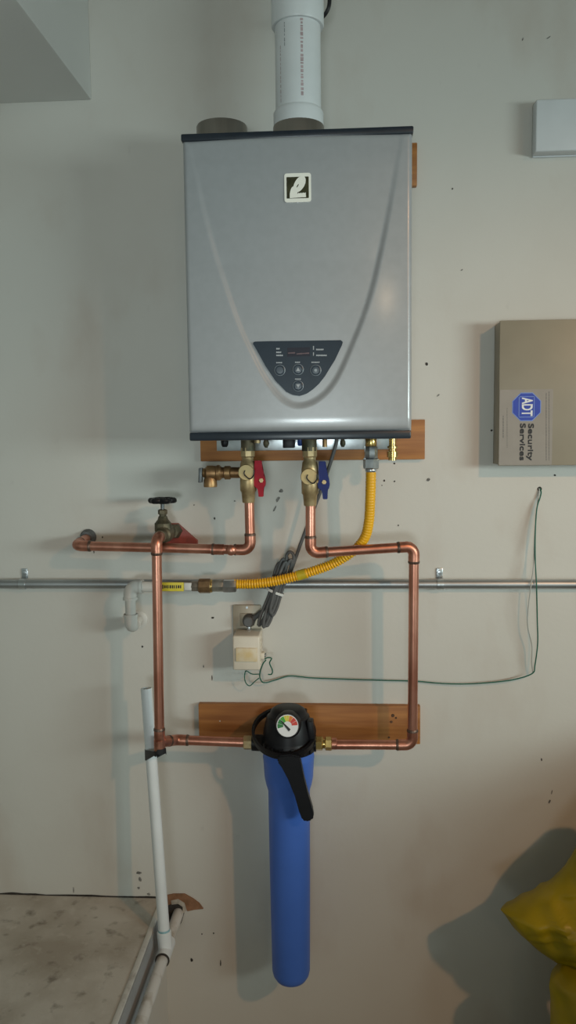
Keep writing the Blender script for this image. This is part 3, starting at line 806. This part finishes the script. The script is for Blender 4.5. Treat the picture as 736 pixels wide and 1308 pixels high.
gseg(285.5, 302, 8.8, M_nut, 'flare_nut', 6)

hose = thing('gas_hose', 'yellow corrugated flexible gas hose curving up to the heater', 'hose', P(400, 728, .09))
TD = 0.125
hp = [P(300, 746, GD), P(313, 746, GD), P(327, 745.5, .076), P(350, 742.5, .080), P(378, 736, .085), P(400, 729.5, .089), P(421, 722, .093), P(440, 712, .098), P(456, 700, .103), P(467, 685, .109), P(471.5, 665, .115), P(473, 640, .121), P(473.8, 615, TD), P(474, 598, TD)]
sp = spline(hp, 10)
cum = [0.0]
for i in range(1, len(sp)): cum.append(cum[-1] + (sp[i] - sp[i - 1]).length)
def at_len(L):
    i = max(0, min(len(cum) - 2, int(np.searchsorted(cum, L)) - 1)); t = (L - cum[i]) / max(1e-9, cum[i + 1] - cum[i])
    return sp[i].lerp(sp[i + 1], t)
def len_at_px(pxv):
    i = min(range(len(sp)), key=lambda k: abs(sp[k].x - X(pxv, 740, -sp[k].y)) if k < 95 else 9); return cum[i]
tot = cum[-1]; pitch = 0.0062; La, Lb, Lc = len_at_px(380), len_at_px(391), len_at_px(452)
Ls = np.arange(0, tot, pitch / 7); pth, rad = [], []
for L in Ls:
    pth.append(at_len(L))
    ph = math.cos(2 * math.pi * L / pitch)
    if La < L < Lb: r_ = 0.0114
    elif L < Lc: r_ = 0.0107 + 0.0013 * ph
    else:
        k = min(1, (L - Lc) / .03); r_ = 0.0107 * (1 - k) + 0.0113 * k + 0.0013 * ph * (1 - k) + .00025 * ph * k
    rad.append(r_)
obj('corrugated_tube', tube(B(), pth, rad, 18), M_yel, hose, sharp=80)
ii = [i for i, L in enumerate(Ls) if La < L < Lb]
lab(obj('hose_label', tube(B(), [pth[i] for i in ii], 0.0119, 18), M_yellab, hose), 'duller yellow label band around the hose')
def gtop(y0, y1, rpx, m, name, seg):
    a, b = P(474, y0, TD), P(474, y1, TD); r = rpx * px2m(TD); L = (b - a).length
    obj(name, lathe(B(), a, (0, 0, -1), [(0, r * .88), (.0025, r), (L - .0025, r), (L, r * .88)], seg, ang=.25), m, hose)
gtop(557, 572, 7.3, M_brassb, 'brass_nipple', 16)
gtop(570, 586, 8.6, M_nut, 'adapter', 8)
gtop(585, 599, 10.2, M_nut, 'flare_nut', 6)
gtop(598, 603, 7.4, M_galv, 'ferrule', 18)

# ------------------------------------------------------------------ outlet, plug-in transformer, cord
plx0, plx1 = X(298, 800, .003), X(334, 800, .003); plz1, plz0 = Z(316, 772.5, .003), Z(316, 838, .003)
wo = thing('wall_outlet', 'beige metal wall outlet plate behind the plug and ivory transformer', 'outlet', ((plx0 + plx1) / 2, 0, plz0))
obj('cover_plate', box(B(), plx0, plx1, -0.006, 0, plz0, plz1, .0015), M_plate, wo)
obj('socket_face', box(B(), plx0 + .017, plx1 - .017, -0.0075, -0.004, plz1 - .052, plz1 - .02, .002), M_plate, wo)
obj('plate_screw', lathe(B(), ((plx0 + plx1) / 2, -.006, plz1 - .006), OUT, [(0, .003), (.001, .0028)], 12), M_galv, wo)

tz1, tz0 = Z(316, 812, .075), Z(316, 856, .075); tx0, tx1 = X(297.5, 830, .075), X(332, 830, .075)
tr = thing('plug_transformer', 'ivory plug-in transformer with a yellowed label below the grey plug', 'transformer', ((tx0 + tx1) / 2, -.04, tz0))
bm = box(B(), tx0, tx1, -0.078, -0.0075, tz0, tz1, .004, 3)
for v in bm.verts:
    k = (tz1 - v.co.z) / (tz1 - tz0)
    if v.co.y < -0.05: v.co.y += -0.004 * math.sin(k * math.pi)
obj('case', bm, M_trans, tr)
bm = box(B(), tx0 + .008, tx1 - .006, -0.0835, -0.0765, tz0 + (tz1 - tz0) * .27, tz0 + (tz1 - tz0) * .66, .001)
obj('label_patch', bm, M_translab, tr)
for k in range(6):
    obj('side_ridge', box(B(), tx1 - .001, tx1 + .0012, -.062, -.022, tz0 + .012 + k * .012, tz0 + .017 + k * .012, .0004), M_trans, tr)
obj('terminal_block', box(B(), tx1 - .001, tx1 + .008, -.05, -.03, tz0 + .020, tz0 + .034, .001), M_trans, tr)
for dy in (-.045, -.035):
    obj('terminal_screw', lathe(B(), (tx1 + .008, dy, tz0 + .027), (1, 0, 0), [(0, .004), (.003, .004)], 10), M_nut, tr)

cordt = thing('power_cord', 'grey power cord bundled in loops hanging behind the yellow hose', 'cord', P(340, 802, .045))
pc = P(318, 793, .02)
pg = obj('plug', lathe(B(), (pc.x, -.0078, pc.z), OUT, [(0, .0155), (.014, .0155), (.020, .013), (.026, .0125), (.028, .010)], 22), M_cord, cordt)
obj('plug_grip', obox(B(), Vector((pc.x, -.018, pc.z - .018)), [(1, 0, 0), (0, 1, 0), (0, 0, 1)], (.004, .006, .008), .001), M_nut, pg)
obj('strain_relief', tube(B(), [P(323, 791, .024), P(328, 787, .026), P(334, 781, .030)], [.0068, .006, .0048], 12), M_cord, pg)
c_path = [Vector((X(431, 560, .09), -.09, HZ0 + .004)), P(428, 572, .09), P(418, 604, .082), P(405, 640, .07), P(394, 668, .06), P(384, 695, .052), P(378, 712, .048), P(373, 726, .046), P(368, 740, .046)]
obj('cord_lead', tube(B(), spline(c_path, 8), .0041, 12), M_cord, cordt)
c_path = [P(330, 785, .028), P(338, 777, .034), P(345, 767, .040), P(350, 757, .046), P(357, 743, .048)]
obj('plug_lead', tube(B(), spline(c_path, 8), .0041, 12), M_cord, cordt)
bm = B()
loops = [((357, 719), (331, 799), 3.2, .044), ((362, 714), (337, 801), 3.4, .052), ((367, 712), (341, 799.5), 3.4, .045), ((372, 715), (348, 786), 3.4, .053), ((365, 718), (346, 783), 3.0, .060)]
for (t0, b0, hw, d_) in loops:
    t0, b0 = Vector(t0), Vector(b0); ax = (b0 - t0).normalized(); nx_ = Vector((-ax.y, ax.x))
    mid = t0.lerp(b0, .52) + Vector((5.5, -1.5)) * 0.3
    pp = []
    for k in range(40):
        t = 2 * math.pi * k / 40
        s_ = .5 - .5 * math.cos(t)
        # squeezed at the tie in the middle, slightly bowed
        wv = hw * (math.sin(t)) * (0.9 + .35 * abs(math.cos(t)))
        c2 = t0.lerp(b0, s_) + Vector((354.5 - (t0.x + b0.x) / 2, 0)) * (math.sin(math.pi * s_) ** 2) * .30
        q_ = c2 + nx_ * wv
        pp.append(P(q_.x, q_.y, d_ + .004 * math.sin(t)))
    tube(bm, pp, .0039, 10, closed=True)
lp = [P(366, 716, .05), P(366.5, 709, .05), P(370, 705, .05), P(374, 707, .05), P(375.5, 713, .05), P(373, 722, .05)]
tube(bm, spline(lp, 6), .0039, 10)
lab(obj('cord_bundle', bm, M_cord, cordt), 'looped bundle of grey cord')
bm = lathe(B(), P(352, 754, .051), P(349, 761, .051) - P(352, 754, .051), [(0, .0215), (0, .0225), (.006, .0225), (.006, .0215)], 20, caps=False)
for v in bm.verts:
    v.co.y = -.051 + (v.co.y + .051) * .62
obj('twist_tie', bm, M_wtag, cordt)

# ------------------------------------------------------------------ bell wire to the alarm panel
gw = thing('bell_wire', 'thin green wire from the transformer to the hole below the alarm panel', 'wire', P(520, 872, .01))
wp = [P(340, 843, .045), P(336, 848, .045), P(332, 860, .04), P(333, 868, .03), P(338, 872, .02), P(352, 868.5, .012), P(369, 863.5, .010), P(385, 864.5, .010), P(400, 866, .010), P(440, 867.5, .010), P(490, 869, .010), P(530, 870, .009), P(565, 873, .010), P(600, 873.5, .012), P(640, 870.5, .014), P(665, 866, .016), P(681, 859.5, .020), P(683.5, 850, .022), P(687, 822, .026), P(686.5, 790, .030), P(685.5, 747, .034), P(684, 715, .030), P(684, 680, .024), P(686, 650, .014), P(690, 636, .008), P(691.5, 629, .005), P(690, 624, 0.001)]
obj('green_strand', tube(B(), spline(wp, 6), .0016, 8), M_green, gw)
wp = [P(681, 859, .018), P(679.5, 845, .020), P(680, 825, .024), P(675, 803, .028), P(674.5, 786, .030), P(677, 760, .033), P(678.5, 747, .034), P(682, 722, .030), P(683, 690, .020), P(686.5, 648, .010), P(689, 628, .004), P(688.5, 624, 0.001)]
obj('pale_strand', tube(B(), spline(wp, 6), .0014, 8), M_greyw, gw)
wp = [P(332, 861, .045), P(322, 861, .045), P(314.5, 857, .045), P(312.5, 864, .045), P(314, 872, .04), P(319, 876, .035), P(325, 871, .035), P(331, 866, .035)]
obj('wire_loop', tube(B(), spline(wp, 6), .0013, 8), M_green, gw)
wp = [P(338, 842, .045), P(342, 840, .045), P(347, 841, .045), P(344.5, 847, .042), P(348, 856, .036), P(347, 861, .036), P(342.5, 861.5, .036)]
obj('wire_loop', tube(B(), spline(wp, 6), .0016, 8), M_green, gw)
obj('wire_hole', lathe(B(), P(689.5, 624.5, 0), OUT, [(0, .0055), (.0007, .005)], 12), M_hole, wall)

# ------------------------------------------------------------------ alarm panel
AD = 0.062
ax0 = X(631, 500, 0); az1, az0 = Z(640, 409.5, AD), Z(640, 595, AD)
AW = 0.300
al = thing('alarm_panel', 'taupe metal alarm control box with a blue octagon sticker', 'alarm panel', (ax0 + AW / 2, -AD / 2, az0))
obj('back_box', box(B(), ax0, ax0 + AW, -AD + .006, 0, az0 + .003, az1 - .003, .001), M_alarm, al)
obj('door', box(B(), ax0 + .0005, ax0 + AW - .0005, -AD, -AD + .006, az0, az1, .0018), M_alarm, al)
sx0, sx1 = X(638, 540, AD), X(706, 540, AD); sz1, sz0 = Z(670, 497.5, AD), Z(670, 594, AD)
stk = lab(obj('sticker', box(B(), sx0, sx1, -AD - .0006, -AD + .0002, sz0, sz1), M_stick, al), 'silver sticker with ADT Security Services print')
def AP(px, py, l): return P(px, py, AD + l)
oc_ = AP(672.8, 519.7, .0006)
def octo(r, l): return [Vector((oc_.x + r * math.cos(math.radians(22.5 + 45 * k)), -AD - l, oc_.z + r * math.sin(math.radians(22.5 + 45 * k)))) for k in range(8)]
obj('octagon_rim', prism(B(), octo(.0345, .0005), OUT, .0004), M_adtl, stk)
obj('octagon', prism(B(), octo(.0325, .0008), OUT, .0004), M_adt, stk)
bm = B(); a_, b_ = .0175, .0235
for (xa, xb, za, zb2) in [(-a_, a_, b_ - .0014, b_), (-a_, a_, -b_, -b_ + .0014), (-a_, -a_ + .0014, -b_, b_), (a_ - .0014, a_, -b_, b_)]:
    box(bm, oc_.x + xa, oc_.x + xb, -AD - .0015, -AD - .001, oc_.z + za, oc_.z + zb2)
obj('octagon_frame', bm, M_adtl, stk)
DN, RT = Vector((0, 0, -1)), Vector((1, 0, 0))
def bold_text(txt, origin, size, width, dx):
    bm = B()
    for i, (ox, oz) in enumerate([(-dx, -dx * .6), (dx, -dx * .6), (0, 0), (-dx, dx * .6), (dx, dx * .6)]):
        t_ = text_bm(txt, Vector(origin) + Vector((ox, -.00004 * i, oz)), DN, RT, size, width=width)
        me_ = bpy.data.meshes.new('t'); t_.to_mesh(me_); t_.free(); bm.from_mesh(me_); bpy.data.meshes.remove(me_)
    return bm
obj('logo_text', bold_text('ADT', Vector((oc_.x, -AD - .0012, oc_.z)), .0330, .0405, .0007), M_white, stk)
obj('sticker_text', bold_text('Security', AP(677.8, 564.5, .0006), .0165, .0825, .00075), M_ink, stk)
obj('sticker_text', bold_text('Services', AP(667.4, 564.5, .0006), .0165, .0825, .00075), M_ink, stk)
for px_, ya, yb, t_, m_ in [(698, 502, 588, .8, M_inkg), (701.5, 500, 588, .8, M_inkg), (648, 521, 572, .55, M_inkg), (643, 531, 560, .9, M_inkg)]:
    bm = B(); y_ = ya
    while y_ < yb:
        h_ = random.uniform(1.5, 4)
        prism(bm, [AP(px_ - t_ / 2, y_, .0006), AP(px_ + t_ / 2, y_, .0006), AP(px_ + t_ / 2, min(yb, y_ + h_), .0006), AP(px_ - t_ / 2, min(yb, y_ + h_), .0006)], OUT, .0003); y_ += h_ + .7
    obj('fine_print', bm, m_, stk)
obj('door_screw', lathe(B(), Vector((X(696, 405, .03), -.03, az1 - .003)), (0, 0, 1), [(0, .004), (.005, .004), (.006, .002)], 10), M_lead, al)

# white enclosure at the upper right
WD = 0.040
wx0 = X(679.5, 160, 0); wz1, wz0 = Z(700, 126.5, WD), Z(700, 193, WD)
wb = thing('white_enclosure', 'small white plastic enclosure mounted high on the wall above the alarm panel', 'enclosure', (wx0 + .09, -.02, wz0))
obj('cover', box(B(), wx0, wx0 + .18, -WD, -.006, wz0, wz1, .003, 3), M_wbox, wb)
obj('base_plate', box(B(), wx0 + .002, wx0 + .178, -.006, 0, wz0 - .002, wz1 - .002, .001), M_wbox, wb)

# ------------------------------------------------------------------ water filter
FX = X(368.5, 940, FD)
zt_ = {y: Z(368.5, y, FD + .03) for y in (902, 915, 930, 955, 972, 975, 1016, 1022, 1052, 1236, 1252)}
zbot = Z(369, 1252, FD)
wf = thing('water_filter', 'blue cylindrical water filter housing with a black cap on the copper line', 'water filter', (FX, -FD, zbot))
zr = Z(368.5, 970, FD + .06)              # lower rim of the cap
zs = Z(368.5, 1018, FD + .05)             # end of the wide shoulder
RB_ = 0.0485
obj('housing', lathe(B(), (FX, -FD, zr + .006), (0, 0, -1), [(0, .0590), (.018, .0590), (.022, .0600), (.026, .0590), (zr - zs - .022, .0565), (zr - zs - .004, .0530), (zr - zs + .006, .0497), (zr - zs + .012, RB_), (.30, RB_ - .001),
    (zr + .006 - zbot - .030, RB_ - .0035), (zr + .006 - zbot - .018, RB_ - .0060), (zr + .006 - zbot - .008, RB_ - .0120), (zr + .006 - zbot - .002, RB_ - .0220), (zr + .006 - zbot, RB_ - .032), (zr + .006 - zbot, 0)], 56), M_bluef, wf)
ztopcap = Z(368.5, 903, FD)
hc = ztopcap - zr
obj('cap', lathe(B(), (FX, -FD, zr), (0, 0, 1), [(0, .0600), (.002, .0625), (.022, .0625), (.026, .0605), (.030, .060), (.048, .0575), (.062, .054), (.080, .049), (hc - .018, .044), (hc - .006, .039), (hc, .030), (hc, 0)], 48), M_blackp, wf)
for k in range(16):
    t = 2 * math.pi * (k + .5) / 16
    c = Vector((FX + .0630 * math.cos(t), -FD + .0630 * math.sin(t), zr + .013))
    obj('cap_rib', obox(B(), c, [(math.cos(t), math.sin(t), 0), (-math.sin(t), math.cos(t), 0), (0, 0, 1)], (.0022, .004, .010), .001), M_blackp, wf)
# bracket that carries the cap on the board
obj('mount_plate', box(B(), FX - .04, FX + .04, -.05, -.019, zr + .03, Z(368, 909, .05), .004), M_blackp, wf)
# inlet bosses
fz = fy
for s, xe in ((-1, X(322, 948, FD)), (1, X(404, 950, FD))):
    obj('port_boss', lathe(B(), (FX + s * .040, -FD, fz), (s, 0, 0), [(0, .020), (abs(xe - FX) - .040, .0185)], 20), M_blackp, wf)
obj('side_lug', obox(B(), P(398, 934, FD + .02), [(1, 0, 0), (0, 1, 0), (-.12, 0, 1)], (.0075, .014, .028), .003), M_blackp, wf)
def fit(x0, x1, rpx, m, seg=6, name='brass_nut', ang=.5):
    a, b = X(x0, 950, FD), X(x1, 950, FD); r = rpx * px2m(FD); L = b - a
    lab(obj(name, lathe(B(), (a, -FD, fz), (1, 0, 0), [(0, r * .9), (.0015, r), (L - .0015, r), (L, r * .9)], seg, ang=ang), m, wf), 'brass fitting nut')
fit(311.5, 323, 9.5, M_brass)
fit(403, 412.5, 9.5, M_brassb); fit(412, 416, 6.5, M_brassb, 16, 'brass_neck'); fit(415.5, 424, 8.8, M_brassb, 6, 'brass_nut', .2); fit(423.5, 430.5, 7.6, M_copperf, 16, 'copper_adapter')
# gauge
gcn = P(367.4, 927, FD + .062)
tilt = Vector((0, -1, .18)).normalized()
gu = Vector((0, 0, 1)) - tilt * tilt.z; gu.normalize(); gr = gu.cross(tilt) * -1
gr = Vector((1, 0, 0))
gau = obj('gauge', lathe(B(), gcn - tilt * .032, tilt, [(0, .030), (.022, .030), (.030, .0275), (.033, .0262), (.0330, .0250), (.0315, .0245)], 40), M_blackp, wf)
GR = .0245
def gp(t, r, l): return gcn + gr * (r * math.cos(t)) + gu * (r * math.sin(t)) + tilt * l
obj('gauge_face', prism(B(), [gp(2 * math.pi * k / 36, GR, -.0012) for k in range(36)], tilt, .0014), M_white, gau)
segs = [(196, 170, M_g1), (168, 140, M_g1), (138, 114, M_g2), (112, 98, M_g3), (96, 80, M_g3), (78, 56, M_g4), (54, 30, M_g5), (28, 4, M_g5)]
pv = gcn + gu * -.002
for (a0, a1, m_) in segs:
    n_ = 4; oo = []
    for k in range(n_ + 1):
        t = math.radians(a0 + (a1 - a0) * k / n_); oo.append(gp(t, GR * .92, .0003))
    for k in range(n_, -1, -1):
        t = math.radians(a0 + (a1 - a0) * k / n_); oo.append(gp(t, GR * .40, .0003))
    obj('gauge_band', prism(B(), oo, tilt, .0003), m_, gau)
nd = math.radians(143); perp = math.radians(53)
tipn = gp(nd, GR * .72, .0012); bc = gcn + gr * .005 - gu * .010 + tilt * .0012
pp_ = gr * math.cos(perp) + gu * math.sin(perp)
obj('gauge_needle', prism(B(), [bc + pp_ * .0030, tipn + pp_ * .0008, tipn - pp_ * .0008, bc - pp_ * .0030], tilt, .0006), M_ink, gau)

# spanner hung over the cap
wr = thing('filter_wrench', 'black plastic filter spanner hung over the cap of the blue filter', 'wrench', P(385, 1045, .20))
cl_, cf, cb = P(320.5, 932, FD), P(361, 968, FD + .082), P(361, 905, FD - .070)
cen = (cf + cb) / 2; rx = .0745
vf = (cf - cb) / 2
bm = B(); ringv = []
nr = vf.cross(Vector((1, 0, 0))).normalized()
if nr.z < 0: nr = -nr
N_ = 64
for k in range(N_):
    t = 2 * math.pi * k / N_
    for rs, hh in ((1.0, -.006), (1.0, .006), (.91, .006), (.91, -.006)):
        ringv.append(bm.verts.new(Vector((cen.x + .003, cen.y, cen.z)) + Vector((rx, 0, 0)) * math.cos(t) * rs + vf * math.sin(t) * rs + nr * hh))
for k in range(N_):
    a0 = k * 4; b0 = ((k + 1) % N_) * 4
    for j in range(4): bm.faces.new((ringv[a0 + j], ringv[a0 + (j + 1) % 4], ringv[b0 + (j + 1) % 4], ringv[b0 + j]))
obj('ring', bm, M_blackp, wr)
hpts = [(356, 962), (372, 960), (384, 963), (386, 975), (389, 990), (394, 1010), (400, 1030), (401.5, 1039), (399, 1043.5), (391, 1045.5), (386.5, 1043), (383, 1033), (377, 1012), (370, 990), (363, 977), (355, 970)]
bm = prism(B(), [P(x, y, FD + .070) for x, y in hpts], OUT, .018)
bmesh.ops.bevel(bm, geom=bm.edges[:], offset=.003, segments=2, affect='EDGES')
obj('handle', bm, M_blackp, wr)

# ------------------------------------------------------------------ condensate drain
DR = 0.0133
bottom_y = lambda d: Z(0, 0, d)
# where the tee sits on the drain pipe: seen at photo row 1212
def row(d):
    v = Vector((DX, -d, DZ)) - CAM
    return IH / 2 - FPX * v.dot(CU) / v.dot(CF)
dt = 0.05
while row(dt) < 1214 and dt < .6: dt += .002
dp = thing('drain_pipe', 'dirty white plastic drain pipe running out of the torn wall hole', 'pipe', (DX, -.6, DZ - DR))
obj('tube', tube(B(), [(DX, 0.0, DZ), (DX, -1.9, DZ)], DR, 20), M_pvcd, dp)
obj('tee', tube(B(), [(DX, -dt + .035, DZ), (DX, -dt - .035, DZ)], .0165, 20), M_pvc, dp)
top = P(187, 879, .105); bot = Vector((DX, -dt, DZ))
dv = (top - bot).normalized()
obj('tee_branch', lathe(B(), bot + dv * .005, dv, [(0, .0165), (.040, .0165), (.042, .0145)], 22), M_pvc, dp)
obj('tee_rim', lathe(B(), (DX, -dt - .034, DZ), OUT, [(0, .0170), (.003, .0170), (.003, .0140)], 22), M_gap, dp)
sp_ = thing('standpipe', 'open white plastic standpipe strapped to the left copper riser', 'pipe', bot + dv * .045)
L = (top - bot).length
obj('tube', lathe(B(), bot + dv * .043, dv, [(0, DR), (L - .043, DR), (L - .043, DR - .0025), (L - .09, DR - .0025)], 24), M_pvc, sp_)
bm = lathe(B(), bot + dv * .0435, dv, [(0, DR + .0004), (.008, DR + .0004)], 24)
lab(obj('cement_smear', bm, M_primer, sp_), 'blue pipe cement smear')
# black tape around standpipe and riser
ta_ = thing('tape_band', 'black tape strapping the white standpipe to the copper riser', 'tape', P(200, 972, .14))
tpar = (Z(190, 966, .13) - bot.z) / dv.z
c1 = bot + dv * tpar; c2 = Vector((RB.x, RB.y, 0))
e12 = Vector((c2.x - c1.x, c2.y - c1.y, 0)); Ld = e12.length; e12.normalize(); pr_ = Vector((-e12.y, e12.x, 0))
r1, r2 = DR + .0015, CER + .0022
zc1, zc2 = c1.z, Z(206, 961, SD)
prof = []
for k in range(13):
    t = math.radians(90 + 180 * k / 12); prof.append((c1 + (e12 * math.cos(t) + pr_ * math.sin(t)) * r1, zc1, .0125))
for k in range(13):
    t = math.radians(-90 + 180 * k / 12); prof.append((Vector((c2.x, c2.y, c1.z)) + (e12 * math.cos(t) + pr_ * math.sin(t)) * r2, zc2 + .006 * (k in range(3, 10)), .0055))
bm = B(); A = []
for (p_, zz, h_) in prof:
    A.append((bm.verts.new((p_.x, p_.y, zz - h_)), bm.verts.new((p_.x, p_.y, zz + h_))))
for k in range(len(A)):
    a, b = A[k], A[(k + 1) % len(A)]
    bm.faces.new((a[0], b[0], b[1], a[1]))
bmesh.ops.recalc_face_normals(bm, faces=bm.faces[:])
bmesh.ops.solidify(bm, geom=bm.faces[:], thickness=.0012)
obj('band', bm, M_blackr, ta_)

# ------------------------------------------------------------------ yellow bag at the lower right
BD = 0.225
bag = thing('plastic_bag', 'crumpled yellow plastic bag hanging near the wall below the alarm panel', 'bag', (X(790, 1200, BD), -BD, GZ0))
def bag_sheet(rows, thick, seed, nr=46, nc=34, bd=BD):
    """rows: (z, xl, xr, thickness factor)"""
    rnd = random.Random(seed); bm = B()
    zs_ = [r[0] for r in rows]
    ph = [rnd.uniform(0, 6.28) for _ in range(6)]
    G = []
    for j in range(nr + 1):
        z = zs_[0] + (zs_[-1] - zs_[0]) * j / nr
        xl = np.interp(-z, [-v for v in zs_], [r[1] for r in rows]); xr = np.interp(-z, [-v for v in zs_], [r[2] for r in rows])
        tf = np.interp(-z, [-v for v in zs_], [r[3] for r in rows])
        cx, hw = (xl + xr) / 2, (xr - xl) / 2
        ring_ = []
        for k in range(nc * 2):
            t = math.pi * k / nc
            c_, s_ = math.cos(t), math.sin(t)
            x = cx + hw * c_
            fold = .010 * math.sin((x * 60 - z * 38) + ph[0]) + .007 * math.sin(x * 120 + z * 55 + ph[1]) + .006 * math.sin(z * 95 - x * 30 + ph[2])
            crease = .017 * (1 - abs(math.sin(x * 31 + z * 22 + ph[3]))) ** 3 + .015 * (1 - abs(math.sin(x * 17 - z * 41 + ph[4]))) ** 4
            y = -bd - (thick * tf * math.copysign(abs(s_) ** 1.35, s_) + (fold * .8 + crease) * abs(s_) * tf * (1 if s_ > 0 else -.7))
            ring_.append(bm.verts.new((x, y, z)))
        G.append(ring_)
    m_ = nc * 2
    for j in range(nr):
        for k in range(m_):
            bm.faces.new((G[j][k], G[j][(k + 1) % m_], G[j + 1][(k + 1) % m_], G[j + 1][k]))
    bm.faces.new(G[0]); bm.faces.new(G[-1])
    return bm
def bx(px, py): return X(px, py, BD)
def bzz(py): return Z(700, py, BD)
xR = bx(860, 1150)
rows = [(bzz(1025), bx(795, 1025), bx(840, 1025), .25), (bzz(1045), bx(774, 1045), bx(848, 1045), .5), (bzz(1066), bx(752, 1066), bx(855, 1066), .75), (bzz(1085), bx(736, 1085), xR, .9), (bzz(1105), bx(725, 1105), xR, 1), (bzz(1122), bx(712, 1122), xR, 1), (bzz(1134), bx(698, 1134), xR, 1), (bzz(1146), bx(676, 1146), xR, 1), (bzz(1156), bx(655, 1156), xR, 1), (bzz(1163), bx(639, 1163), xR, 1),
        (bzz(1170), bx(645, 1170), xR, 1), (bzz(1183), bx(654, 1183), xR, 1), (bzz(1196), bx(667, 1196), xR, .95), (bzz(1208), bx(681, 1208), bx(850, 1208), .9), (bzz(1217), bx(695, 1217), bx(840, 1217), .8), (bzz(1222), bx(712, 1222), bx(830, 1222), .7), (bzz(1226), bx(722, 1226), bx(815, 1226), .55)]
obj('bag_body', bag_sheet(rows, .085, 3, nr=70), M_bag, bag, sharp=70)
def bx(px, py): return X(px, py, BD + .055)
rows = [(bzz(1216), bx(722, 1216), bx(810, 1216), .6), (bzz(1230), bx(704, 1230), bx(815, 1230), .8), (bzz(1240), bx(702, 1240), bx(820, 1240), .9), (bzz(1252), bx(704, 1252), bx(826, 1252), 1), (bzz(1266), bx(705, 1266), bx(830, 1266), 1), (bzz(1285), bx(704, 1285), bx(835, 1285), 1), (bzz(1308), bx(702, 1308), bx(840, 1308), 1), (0.0, bx(700, 1308), bx(850, 1308), 1), (GZ0, bx(706, 1308), bx(840, 1308), .9)]
obj('bag_tail', bag_sheet(rows, .100, 9, nr=60, bd=BD + .055), M_bag, bag, sharp=70)

# ------------------------------------------------------------------ unseen cabinet added on the right to shade the low wall from side daylight
cab = thing('shade_cabinet', 'waist high grey cabinet added out of view right of the yellow bag to block daylight', 'cabinet', (1.45, -0.62, GZ0))
obj('carcass', box(B(), 1.02, 1.88, -0.98, -0.24, GZ0 + 0.06, 0.885, .003), M_alarm, cab)
obj('plinth', box(B(), 1.04, 1.86, -0.95, -0.26, GZ0, GZ0 + 0.06), M_navy, cab)
obj('worktop', box(B(), 1.0, 1.90, -1.01, -0.22, 0.885, 0.915, .003), M_wood, cab)
for i in range(2):
    x0 = 1.03 + i * .425
    dr_ = obj('door', box(B(), x0, x0 + .415, -0.998, -0.98, GZ0 + 0.075, 0.875, .002), M_alarm, cab)
    hx_ = x0 + (.385 if i == 0 else .03)
    obj('handle', tube(B(), [(hx_, -.998, .58), (hx_, -1.022, .59), (hx_, -1.022, .69), (hx_, -.998, .70)], .005, 10), M_nut, dr_)
